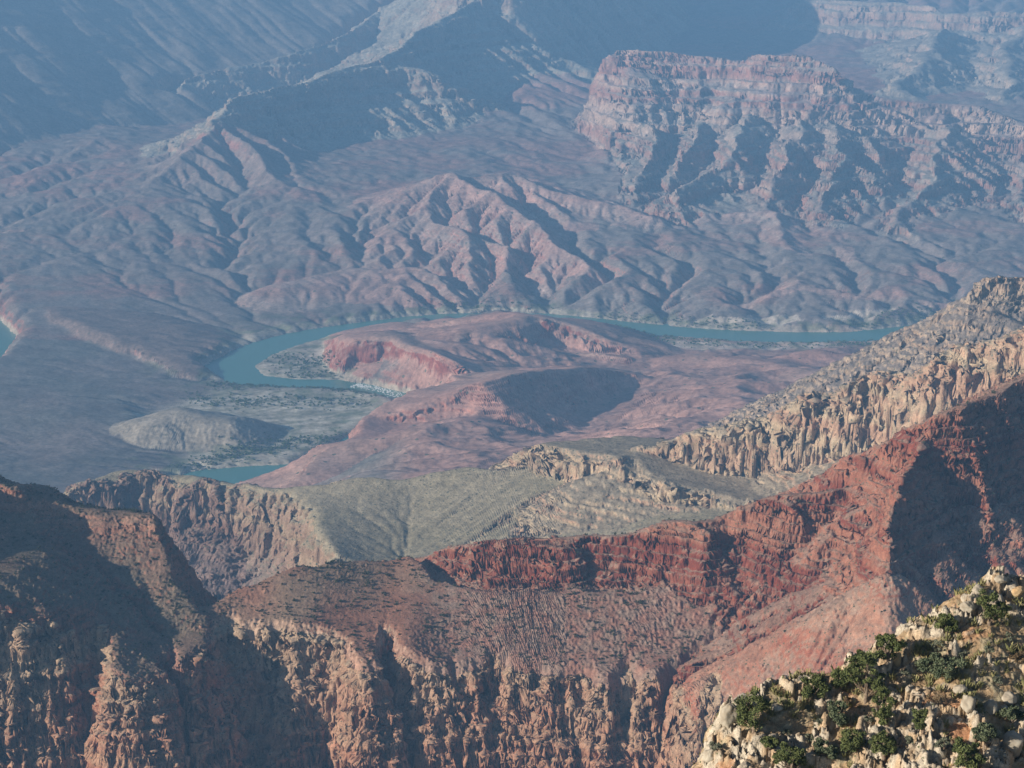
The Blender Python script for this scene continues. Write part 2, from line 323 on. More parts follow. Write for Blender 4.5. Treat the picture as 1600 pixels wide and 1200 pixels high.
    # --- buff cliff on the right
    Pb = prof([(0, 0), (5, 5), (14, 88), (18, 92), (300, 225), (900, 440)])
    Pbb = prof([(0, 0), (20, 6), (200, 150), (900, 560)])
    R('buff_cliff', Wd([(1008, 690, 2860), (1060, 694, 2850), (1092, 664, 2830), (1165, 650, 2810), (1250, 622, 2760), (1300, 612, 2740), (1380, 578, 2700), (1440, 585, 2650), (1500, 540, 2600), (1600, 512, 2520), (1800, 470, 2400)]),
      Pb, Pbb, [0.3, 0.35, 0.85, 1.0, 1.15, 1.2, 1.35, 1.4, 1.6, 1.7, 1.8])
    R('buff_cliff', Wd([(962, 720, 2800), (1000, 742, 2760), (1060, 762, 2720), (1150, 780, 2680), (1240, 790, 2640), (1320, 790, 2600)]), prof([(0, 0), (3, 3), (7, 15), (200, 110)]), prof([(0, 0), (200, 20), (500, 200)]))
    R('right_butte', Wd([(1524, 418, 3300), (1600, 412, 3300), (1800, 405, 3300)]), prof([(0, 0), (5, 5), (18, 52), (60, 80), (400, 300), (900, 500)]), prof([(0, 0), (20, 50), (400, 300)]))
    R('right_butte', Wd([(1560, 482, 3230), (1450, 534, 3500), (1350, 590, 3850), (1290, 622, 4100), (1180, 675, 4300)]), prof([(0, 0), (400, 240), (900, 460)]), prof([(0, 0), (15, 8), (400, 250), (900, 560)]))
    return S, rd

def near_sheets(x, y):
    x = x.astype(f32); y = y.astype(f32)
    k = y * 0.006
    wx = x + k * fbm(x / 28, y / 28, 4, 13); wy = y + k * fbm(x / 28 + 70, y / 28, 4, 17)
    S = []
    Pr = prof([(-1, 0), (0, 0), (3, 4), (54, 74), (80, 92), (200, 165), (600, 400)])
    Pk = prof([(0, 0), (20, 8), (500, 330), (1200, 640)])
    crest = Wd([(640, 872, 1760), (690, 858, 1740), (760, 842, 1715), (900, 838, 1705), (1000, 836, 1695), (1044, 813, 1692), (1150, 813, 1688), (1195, 804, 1684), (1217, 772, 1680), (1330, 765, 1674),
                (1400, 720, 1650), (1450, 680, 1618), (1500, 640, 1622), (1560, 615, 1662), (1600, 593, 1694), (1750, 520, 1780), (1900, 480, 1800)])
    Pr2 = prof([(0, 0), (3, 8), (62, 104), (80, 120), (200, 196), (600, 440)])
    S.append(('red_ridge', ridge(wx, wy, crest[:11], Pr, Pk, [0.2, .4, .55, .62, .68, .85, .9, .95, 1.1, 1.15, 1.1])))
    S.append(('red_ridge', ridge(wx, wy, crest[10:], Pr2, Pk)))
    def sp(pts, a=None, b=None, nm='red_ridge'): S.append((nm, ridge(wx, wy, Wd(pts), a or Pr, b)))
    Pf = prof([(0, 0), (3, 3), (36, 58), (60, 76), (300, 240)])
    Psl = prof([(0, 0), (4, 8), (42, 84), (60, 100), (300, 262)])
    sp([(1044, 814, 1692), (1085, 818, 1680), (1100, 824, 1668)], Pf, prof([(0, 0), (5, 3), (20, 30), (60, 60), (300, 250)]))
    sp([(1217, 774, 1680), (1238, 782, 1668), (1248, 790, 1660)], Pf)
    sp([(770, 848, 1712), (790, 848, 1698), (900, 850, 1688)], Pf)
    sp([(1450, 682, 1618), (1410, 740, 1545), (1392, 800, 1505)], Psl, prof([(0, 0), (3, 2), (15, 30), (50, 60), (300, 230)]))
    sp([(1392, 800, 1505), (1386, 900, 1460)], Psl, prof([(0, 0), (3, 2), (12, 26), (60, 60), (300, 230)]))
    sp([(1386, 900, 1462), (1384, 1000, 1415), (1360, 1100, 1370), (1330, 1200, 1330)], prof([(0, 0), (20, 12), (300, 220)]), prof([(0, 0), (10, 3), (60, 36), (300, 210)]), 'talus_fan')
    Prib = prof([(0, 0), (3, 3), (16, 26), (40, 40), (200, 170)])
    sp([(1512, 655, 1630), (1535, 740, 1585), (1560, 830, 1548), (1600, 940, 1510)], Prib)
    sp([(1440, 800, 1560), (1450, 900, 1520), (1440, 960, 1490)], Prib)
    # bench with shrubs, and the left block
    bt = rbf(Wd([(330, 940, 1640), (420, 900, 1680), (520, 878, 1710), (620, 873, 1735), (360, 965, 1625), (450, 950, 1630), (600, 935, 1662), (640, 985, 1605), (500, 990, 1598), (400, 985, 1605),
                 (700, 930, 1665), (700, 1000, 1604), (800, 932, 1652), (900, 930, 1648), (1050, 926, 1648), (1150, 930, 1643), (1250, 936, 1636),
                 (700, 1045, 1572), (800, 1045, 1568), (900, 1050, 1564), (1000, 1050, 1563), (1100, 1060, 1556), (1180, 1060, 1552), (800, 1150, 1500), (1100, 1160, 1490)]) + [(-500, 1500, 700), (-300, 1480, 720), (600, 1400, 640)])
    sb = sdist(wx, wy, Wd([(322, 938, 1640), (420, 898, 1682), (520, 876, 1712), (640, 868, 1740), (690, 905, 1690), (760, 926, 1664), (1000, 930, 1652), (1215, 932, 1648), (1240, 938, 1638), (1175, 1070, 1548), (1160, 1300, 1400), (330, 1300, 1400), (322, 1050, 1545)]))
    S.append(('shrub_bench', np.clip(bt(x, y), 690, 802) - prof([(-1, 0), (0, 0), (4, 6), (12, 30), (300, 260), (900, 600)])(sb)))
    lb = ridge(wx, wy, [(-900, 1420, 930), (-700, 1530, 918), (-560, 1640, 894)] + Wd([(-60, 735, 1740), (20, 756, 1735), (50, 772, 1730), (110, 788, 1728), (180, 798, 1722), (300, 812, 1710)]),  # leading crest points: unseen blocker off to the left, added to shade the block
               prof([(0, 0), (12, 3), (22, 16), (120, 66), (150, 70), (400, 200)]), prof([(0, 0), (40, 14), (140, 90), (500, 340)]))
    lb = np.maximum(lb, ridge(wx, wy, Wd([(-60, 742, 1730), (0, 748, 1722), (30, 757, 1716)]), prof([(0, 0), (3, 2), (8, 22), (200, 130)])))
    ls = sdist(wx, wy, Wd([(235, 812, 1800), (238, 816, 1720), (262, 860, 1680), (285, 910, 1640), (325, 940, 1610), (335, 1060, 1540), (335, 1300, 1400)]) + [(-900, 1400, 0), (-900, 1800, 0)])
    S.append(('left_block', lb - prof([(-1, 0), (0, 0), (4, 8), (40, 66), (300, 300)])(ls)))
    return S
def hit(px, py, fn, d0, d1, n=500):
    """where the line of sight through a pixel meets the ground"""
    d = np.linspace(d0, d1, n); P = np.array([W(px, py, d=q) for q in d])
    g = fn(P[:, 0].astype(f32), P[:, 1].astype(f32)); k = np.nonzero(P[:, 2] <= g)[0]
    i = k[0] if len(k) else n - 1
    return (P[i, 0], P[i, 1], float(g[i]))
def near_top(x, y):
    return np.max(np.stack([q[1] for q in near_sheets(x, y)]), axis=0)
RIMPX = [(-60, 940), (20, 955), (70, 968), (130, 962), (160, 985), (182, 1048), (240, 1068), (300, 1052), (322, 1045), (331, 965),
         (352, 962), (365, 990), (420, 990), (445, 1012), (500, 1002), (545, 1012), (560, 1050), (600, 1044), (616, 1000), (628, 975), (640, 985), (660, 1020), (700, 1045),
         (760, 1050), (785, 1010), (815, 1044), (890, 1030), (935, 1062), (962, 1022), (1000, 1064), (1060, 1058), (1090, 1066),
         (1120, 1080), (1140, 1030), (1160, 1050), (1175, 1110), (1230, 1180), (1400, 1290)]
RIMW = [hit(a, b, near_top, 1250, 1800) for a, b in RIMPX]
def near(x, y):
    x = x.astype(f32); y = y.astype(f32)
    S = near_sheets(x, y)
    h = np.max(np.stack([s[1] for s in S]), axis=0)
    # the great cliff under the benches
    poly = [(-600, RIMW[0][1], 0)] + RIMW + [(900, 1250, 0), (1500, 1250, 0), (1500, 2400, 0), (-1500, 2400, 0), (-1500, 1560, 0)]
    rx = x + 9 * fbm(x / 34, y / 34, 4, 23) + 20 * n2(x / 110, y / 110, 24); ry = y + 9 * fbm(x / 34 + 40, y / 34, 4, 27) + 20 * n2(x / 110 + 7, y / 110, 28)
    sr = sdist(rx, ry, poly)
    drop = prof([(-1, 0), (0, 0), (3, 6), (14, 42), (20, 48), (34, 120), (60, 200), (120, 270), (600, 560)])(sr)
    names = [s[0] for s in S]; idx = np.argmax(np.stack([s[1] for s in S]), axis=0)
    return h - drop, idx, names, sr

# ------------------------------------------------------------------ grid and erosion
U0, U1, Y0, Y1 = -0.40, 0.345, 1060.0, 16500.0
def make_grid(du):
    u = np.arange(U0, U1 + du, du); ly = np.arange(math.log(Y0), math.log(Y1) + du, du)
    return u, ly
NB = [(-1, -1), (-1, 0), (-1, 1), (0, -1), (0, 1), (1, -1), (1, 0), (1, 1)]
def wide_blur(a, n):
    for _ in range(n):
        p = np.pad(a, 6, mode='edge'); c = np.cumsum(p, 0, dtype=np.float64); c = (c[12:] - c[:-12]) / 12; c = np.cumsum(c, 1); c = (c[:, 12:] - c[:, :-12]) / 12
        a = c[:a.shape[0], :a.shape[1]].astype(f32)
    return a
def erode(h, fixed, steps, k, diff, A=None, warm=0, seed=1, uplift=None):
    R_, C_ = h.shape; n = R_ * C_
    rng = np.random.RandomState(seed)
    ids = np.arange(n, dtype=np.int64).reshape(R_, C_)
    if A is None: A = np.ones(n, np.float64)
    inner = np.zeros((R_, C_), bool); inner[1:-1, 1:-1] = True; inner &= ~fixed
    jit = (rng.rand(8, R_ - 2, C_ - 2) * 0.30 + 0.85).astype(f32) if n < 6e5 else None
    def receivers():
        best = np.zeros((R_ - 2, C_ - 2), f32); bk = np.full((R_ - 2, C_ - 2), 0, np.int64); bd = np.zeros_like(best)
        c = h[1:-1, 1:-1]
        for q, (a, b) in enumerate(NB):
            d = c - h[1 + a:R_ - 1 + a, 1 + b:C_ - 1 + b]
            s = d * f32(1.0 if a == 0 or b == 0 else 0.7071)
            sj = s * (jit[q] if jit is not None else f32(rng.rand() * 0.06 + 0.97))
            m = sj > best
            best = np.where(m, sj, best); bd = np.where(m, d, bd); bk = np.where(m, a * C_ + b, bk)
        return bk, bd
    for st in range(steps):
        bk, bd = receivers()
        rec = ids.copy(); rec[1:-1, 1:-1] += bk; rec = rec.ravel()
        m = rec != ids.ravel()
        for _ in range(warm if st == 0 else 3):
            A = 1.0 + np.bincount(rec[m], weights=A[m], minlength=n)
        Ag = A.reshape(R_, C_)[1:-1, 1:-1]
        cut = bd * np.minimum(0.4, k[1:-1, 1:-1] * np.sqrt(Ag)).astype(f32)
        c = h[1:-1, 1:-1]
        lap = (h[:-2, 1:-1] + h[2:, 1:-1] + h[1:-1, :-2] + h[1:-1, 2:]) * f32(0.25) - c
        pit = (bk == 0)
        new = c - cut + lap * np.where(pit, f32(0.5), diff)
        h[1:-1, 1:-1] = np.where(inner[1:-1, 1:-1], new, c)
        if uplift is not None and st % 20 == 19:
            h += np.where(fixed, 0, wide_blur(uplift - h, 3) * f32(0.8))
    return h, A
def up2(a, shp):
    """resample a grid to twice the density"""
    r = np.linspace(0, a.shape[0] - 1, shp[0]); c = np.linspace(0, a.shape[1] - 1, shp[1])
    r0 = np.minimum(r.astype(int), a.shape[0] - 2); c0 = np.minimum(c.astype(int), a.shape[1] - 2)
    fr = (r - r0)[:, None].astype(f32); fc = (c - c0)[None].astype(f32)
    t = a[r0][:, c0] * (1 - fc) + a[r0][:, c0 + 1] * fc
    b = a[r0 + 1][:, c0] * (1 - fc) + a[r0 + 1][:, c0 + 1] * fc
    return (t * (1 - fr) + b * fr).astype(f32)
def composite(u, ly):
    Ug, Lg = np.meshgrid(u, ly); Yg = np.exp(Lg); Xg = Ug * Yg
    S, rd = base(Xg, Yg)
    names = []; 
    H = S[0][1].copy(); I = np.zeros(H.shape, np.int32); names = ['canyon_floor']
    for nm, a in S[1:]:
        if nm not in names: names.append(nm)
        m = a > H
        H = np.where(m, a, H); I[m] = names.index(nm)
    nr = Yg[:, 0] < 2500
    hn, idn, nn, sr = near(Xg[nr], Yg[nr])
    hs = H[nr]; Is = I[nr]
    for q, nm in enumerate(nn):
        if nm not in names: names.append(nm)
        m = (hn > hs) & (idn == q); Is[m] = names.index(nm)
    if 'limestone_cliff' not in names: names.append('limestone_cliff')
    Is[(hn > hs) & (sr > 0)] = names.index('limestone_cliff')
    H[nr] = np.maximum(hs, hn); I[nr] = Is
    return Xg, Yg, H, I, names, rd
du_c, du_f = 0.002, 0.001
u1, l1 = make_grid(du_f)
X1, Y1g, H1, I1, NAMES, RD1 = composite(u1, l1)
log('composite', H1.shape)
fix1 = RD1 < 0
KT = {'canyon_floor': .6, 'rose_hills': .13, 'badland_hills': 1.1, 'west_mesa': .4, 'back_mesa': .6, 'talus_spur': 1.0, 'stepped_mesa': .18, 'mesa_buttress': .9, 'far_wall': .3, 'west_crest': .12, 'shaded_wall': .025,
      'shale_dome': .13, 'pinnacle_wall': .1, 'buff_cliff': .08, 'right_butte': .3, 'red_ridge': .12, 'talus_fan': .15, 'shrub_bench': .05, 'left_block': .07, 'limestone_cliff': .06}
KM = np.array([KT.get(nm, .5) for nm in NAMES], f32)[I1]
KM *= (1 - 0.75 * smooth(-0.02, -0.09, X1 / Y1g) * smooth(7000, 6300, Y1g) * (Y1g > 3600)).astype(f32)
for _ in range(4): KM = (KM + np.roll(KM, 1, 0) + np.roll(KM, -1, 0) + np.roll(KM, 1, 1) + np.roll(KM, -1, 1)) / 5
Hc = H1[::2, ::2].copy(); fc = fix1[::2, ::2]; Yc = Y1g[::2, ::2]
Hc += (fbm(X1[::2, ::2] / Yc * 90, np.log(Yc) * 90, 3, 31) * Yc * 0.0011 * np.clip(KM[::2, ::2] * 1.5, .2, 1)).astype(f32)
Hc[fc] = -3
c0 = Hc.copy()
Hc, Ac = erode(Hc, fc, 160, 0.016 * KM[::2, ::2], (0.01 + 0.05 * np.minimum(KM, 1))[1:-1:2, 1:-1:2][:Hc.shape[0] - 2, :Hc.shape[1] - 2], warm=400, uplift=c0)
log('eroded coarse')
D = up2(Hc - c0, H1.shape)
H = H1 + D + (fbm(X1 / Y1g * 200, np.log(Y1g) * 200, 3, 35) * Y1g * 0.0011 * np.clip(KM * 1.5, .12, 1)).astype(f32)
H[fix1] = -3
A1 = up2(Ac.reshape(Hc.shape).astype(f32), H1.shape).ravel().astype(np.float64) * 2
H, A1 = erode(H, fix1, 40, 0.012 * KM, 0.03, A1, warm=60, seed=5)
A1 = A1.reshape(H.shape)
log('eroded fine')

# ------------------------------------------------------------------ fine surface: sampled with warps, ledges
def bspl(a, r, c):
    """quadratic B-spline lookup"""
    ri = np.clip(np.round(r).astype(np.int32), 1, a.shape[0] - 2); ci = np.clip(np.round(c).astype(np.int32), 1, a.shape[1] - 2)
    fr = (r - ri).astype(f32); fc = (c - ci).astype(f32)
    wr = (0.5 * (0.5 - fr) ** 2, 0.75 - fr ** 2, 0.5 * (0.5 + fr) ** 2)
    wc = (0.5 * (0.5 - fc) ** 2, 0.75 - fc ** 2, 0.5 * (0.5 + fc) ** 2)
    o = 0
    for i in range(3):
        for j in range(3):
            o = o + wr[i] * wc[j] * a[ri + i - 1, ci + j - 1]
    return o
HF = H.astype(f32)
_sp = Y1g * du_f
GY, GX = np.gradient(HF); SLOPE = (np.sqrt(GX ** 2 + GY ** 2) / _sp).astype(f32)
LEDGE = np.zeros(len(NAMES), f32); LPER = np.full(len(NAMES), 20, f32); RUB = np.full(len(NAMES), 0.8, f32); FLUTE = np.full(len(NAMES), 1.0, f32)
def lset(nm, led, per, fl, rub=0.8):
    i = NAMES.index(nm); LEDGE[i] = led; LPER[i] = per; FLUTE[i] = fl; RUB[i] = rub
lset('canyon_floor', 0.12, 22, 0.4, .15); lset('rose_hills', 0.35, 14, 1.2, .2); lset('badland_hills', 0.25, 16, 0.6, .2)
lset('west_mesa', 0.5, 50, 1); lset('back_mesa', 0.5, 60, 1); lset('stepped_mesa', 1.0, 42, 1.0); lset('mesa_buttress', 0.85, 42, 0.8, .3)
lset('far_wall', 0.8, 60, 1.0); lset('shaded_wall', 0.1, 60, .05, .05); lset('talus_spur', 0.1, 40, 0.4, .2)
lset('shale_dome', 0.2, 9, 1.6, .3); lset('pinnacle_wall', 0.4, 12, 2.2); lset('buff_cliff', 0.5, 10, 2.2, .4); lset('right_butte', 0.5, 12, 1.5)
lset('red_ridge', 1.2, 9.0, 0.22, .45); lset('talus_fan', 0.0, 10, 0.5); lset('shrub_bench', 0.1, 8, 0.15, .9); lset('left_block', 0.7, 9, 0.4); lset('limestone_cliff', 0.6, 14, 1.5)
def blur_lookup(tab):
    a = tab[I1].astype(f32)
    for _ in range(3):
        a = (a + np.roll(a, 1, 0) + np.roll(a, -1, 0) + np.roll(a, 1, 1) + np.roll(a, -1, 1)) / 5
    return a
LG, PG, FG, RG = blur_lookup(LEDGE), LPER[I1], blur_lookup(FLUTE), blur_lookup(RUB)
LMIN = math.log(Y0)
def surf(u, ly):
    y = np.exp(ly); x = u * y
    r = (ly - LMIN) / du_f; c = (u - U0) / du_f
    ri = np.clip(np.round(r).astype(np.int32), 0, H.shape[0] - 1); ci = np.clip(np.round(c).astype(np.int32), 0, H.shape[1] - 1)
    fl = FG[ri, ci]; sl = SLOPE[ri, ci]
    z0 = HF[ri, ci]
    # fluting: the lookup point is shifted sideways by ribs of several widths, so steep faces turn into columns
    s = np.maximum(y, 1100.0)
    amp = fl * smooth(0.8, 1.6, sl) * s
    k1 = 1 / (s * 0.012); 
    sc = np.exp2(np.round(np.log2(s / 1500.0))) * 1500.0     # rib width grows with distance in steps
    a1 = 1 - 2 * np.abs(n2(x / (sc * 0.011), y / (sc * 0.011), 41)); a2 = 1 - 2 * np.abs(n2(x / (sc * 0.005), y / (sc * 0.005), 43))
    b1 = n3(x / (sc * 0.004), y / (sc * 0.004), z0 / (sc * 0.012), 45)
    dr = amp * (0.0013 * a1 + 0.0010 * a2 + 0.0012 * b1)
    dc = amp * 0.0012 * n2(x / (sc * 0.006) + 9, y / (sc * 0.006), 47)
    z = bspl(HF, r + dr / s / du_f, c + dc / s / du_f)
    # ledges
    L = LG[ri, ci] * np.where(y < 2200, smooth(0.75, 1.15, sl), smooth(0.25, 0.6, sl)); P = PG[ri, ci]
    for m, wgt in ((1.0, 0.8), (0.37, 0.5)):
        p = P * m
        q = z / p + 0.35 * n2(x / (sc * 0.05), y / (sc * 0.05), 51) + 0.12 * n2(x / (sc * 0.006), y / (sc * 0.006), 52) + 0.3 * np.sin(np.floor(z / P) * 2.3)
        f = q - np.floor(q)
        g = smooth(0.66, 0.97, f)
        z = z + L * wgt * (g - f) * p
    # rubble
    rough = (n2(x / (sc * 0.0016), y / (sc * 0.0016), 61) * 0.0007 + np.abs(n2(x / (sc * 0.0035), y / (sc * 0.0035), 62)) * 0.0007) * s * smooth(0.15, 0.5, sl) * RG[ri, ci]
    rough = rough * np.where(y < 4200, 1.0, 0.6)
    if y.min() < 3200:
        f1, f2, r1, r2, ox, oy = worley(x / 4.2, y / 4.2, 3)
        bo = np.maximum(0, 0.42 - f1) * (r1 > 0.55) * (1.2 + 4.5 * r2 ** 3)
        f1, f2, r1, r2, ox, oy = worley(x / 11.0, y / 11.0, 5)
        bo = bo + np.maximum(0, 0.30 - f1) * (r1 > 0.8) * 9 * r2
        rough = rough + bo * smooth(3000, 2300, y) * smooth(0.2, 0.45, sl) * smooth(1.6, .9, sl)
    z = z + rough * smooth(0, 6, z)
    return x, y, z.astype(f32)

def grid_mesh_arrays(step):
    nu = int((U1 - U0 - 4 * du_f) / step)
    u = np.linspace(U0 + 2 * du_f, U1 - 2 * du_f, nu)
    # per-column row spacing from the eroded grid: finer where the ground is steep
    cu = np.clip(((u - U0) / du_f).astype(int), 0, H.shape[1] - 1)
    dz = np.abs(np.diff(HF, axis=0)) / Y1g[:-1]
    ker = np.exp(-0.5 * (np.arange(-36, 37) / 14.0) ** 2); ker /= ker.sum()
    def bl(a, ker):
        p = len(ker) // 2; b = np.pad(a, ((0, 0), (p, p)), mode='edge'); o = np.zeros_like(a)
        for i, kk in enumerate(ker): o += f32(kk) * b[:, i:i + a.shape[1]]
        return o
    dz = bl(dz, ker)
    for _ in range(4): dz = (dz + np.roll(dz, 1, 0) + np.roll(dz, -1, 0)) / 3
    den = np.sqrt((0.40 * du_f) ** 2 + (dz * 1.15) ** 2)
    # ground that is turned away from the rim and hidden needs few rows
    ang = (CAM_Z - HF) / Y1g
    hid = np.minimum.accumulate(ang, axis=0)
    hidden = (ang > hid + 0.004)[:-1]
    hb = hidden.astype(f32)
    hb = bl(hb, ker)
    den = den * (1 - 0.6 * hb)
    cum = np.concatenate([np.zeros((1, H.shape[1])), np.cumsum(den, axis=0)])
    cum = cum[:, cu]
    tot = cum[-1].max(); nr = int(np.median(cum[-1]) / step * 1.0)
    log('mesh', nr, nu, nr * nu)
    lygrid = LMIN + np.arange(H.shape[0]) * du_f
    LY = np.empty((nr, nu))
    for j in range(nu):
        LY[:, j] = np.interp(np.linspace(0, cum[-1, j], nr), cum[:, j], lygrid)
    LY = np.clip(LY, LMIN + 2 * du_f, lygrid[-3])
    Ug = np.broadcast_to(u[None], LY.shape)
    return Ug, LY
UG, LY = grid_mesh_arrays(MESH_STEP)
X = np.empty(LY.shape, f32); Y = np.empty(LY.shape, f32); Z = np.empty(LY.shape, f32)
for a in range(0, LY.shape[0], 200):
    X[a:a + 200], Y[a:a + 200], Z[a:a + 200] = surf(UG[a:a + 200], LY[a:a + 200])
log('surface')
# sideways relief on steep rock: small overhangs and knobs
def normals(X, Y, Z):
    ax, ay, az = np.gradient(X, axis=1), np.gradient(Y, axis=1), np.gradient(Z, axis=1)
    bx, by, bz = np.gradient(X, axis=0), np.gradient(Y, axis=0), np.gradient(Z, axis=0)
    nx, ny, nz = ay * bz - az * by, az * bx - ax * bz, ax * by - ay * bx
    l = np.sqrt(nx ** 2 + ny ** 2 + nz ** 2) + 1e-9
    return nx / l, ny / l, nz / l
NX, NY, NZ = normals(X, Y, Z)
LI = I1[np.clip(np.round((LY - LMIN) / du_f).astype(int), 0, H.shape[0] - 1), np.clip(np.round((UG - U0) / du_f).astype(int), 0, H.shape[1] - 1)]
AR = A1[np.clip(np.round((LY - LMIN) / du_f).astype(int), 0, H.shape[0] - 1), np.clip(np.round((UG - U0) / du_f).astype(int), 0, H.shape[1] - 1)]
RDv = RD1[np.clip(np.round((LY - LMIN) / du_f).astype(int), 0, H.shape[0] - 1), np.clip(np.round((UG - U0) / du_f).astype(int), 0, H.shape[1] - 1)]
sc = np.exp2(np.round(np.log2(np.maximum(Y, 1100) / 1500.0))) * 1500.0
steep = smooth(0.8, 0.45, NZ) * np.maximum(FLUTE[LI], 0.2) * (LI != NAMES.index('shaded_wall'))
kn = (n3(X / (sc * 0.010), Y / (sc * 0.010), Z / (sc * 0.013), 70) * 0.0022 + n3(X / (sc * 0.0011), Y / (sc * 0.0011), Z / (sc * 0.0013), 72) * 0.0004) * sc * steep
SAMP = np.zeros(len(NAMES), f32); SPER = np.full(len(NAMES), 10, f32)
for nm, a_, p_ in (('red_ridge', 4.2, 9.0), ('left_block', 2.4, 8.0), ('buff_cliff', 1.6, 7.0), ('limestone_cliff', 3.6, 12.0), ('right_butte', 2.5, 11.0), ('pinnacle_wall', 1.6, 9.0), ('shale_dome', 1.3, 9.0),
                   ('stepped_mesa', 12, 42), ('mesa_buttress', 8, 42), ('far_wall', 14, 60), ('west_mesa', 8, 45), ('rose_hills', 3.0, 14), ('badland_hills', 1.5, 16)):
    SAMP[NAMES.index(nm)] = a_; SPER[NAMES.index(nm)] = p_
st_n = n2(X / (sc * .03), Y / (sc * .03), 74)
for m_, w_ in ((1.0, 1.0), (0.43, 0.45)):
    q_ = Z / (SPER[LI] * m_) + 0.35 * st_n + 0.2 * n2(X / (sc * .004), Y / (sc * .004), 75) + m_ * 3; q_ = q_ - np.floor(q_)
    kn += SAMP[LI] * w_ * (smooth(0.0, 0.12, q_) * smooth(0.60, 0.45, q_) - 0.4) * smooth(0.85, 0.5, NZ) * (0.8 + 0.8 * n2(X / (sc * .009), Y / (sc * .009), 76))
# jointed blocks on cliff faces: each block stands forward or back, with cracks between
tw = (X * 0.85 - Y * 0.5); pz = Z
for s_, a_ in ((0.0062, 0.0011), (0.0025, 0.00048)):
    for r0 in range(0, X.shape[0], 400):
        sl_ = slice(r0, r0 + 400); S_ = sc[sl_] * s_
        f1_, f2_, r1_, r2_, ox_, oy_ = worley(tw[sl_] / S_ + 0.25 * st_n[sl_], pz[sl_] / (S_ * 1.5) + 0.2 * n2(X[sl_] / S_, Y[sl_] / S_, 78), 21)
        kn[sl_] += a_ * sc[sl_] * np.where(Y[sl_] > 5000, 0.45, 1.0) * (r1_ * 1.6 - 0.8 + (r2_ - .5) * 1.5 * ox_ - 0.7 * smooth(0.16, 0.0, f2_ - f1_)) * steep[sl_]
X += (kn * NX).astype(f32); Y += (kn * NY).astype(f32); Z += (kn * NZ * 0.5).astype(f32)
NX, NY, NZ = normals(X, Y, Z)
log('displaced')

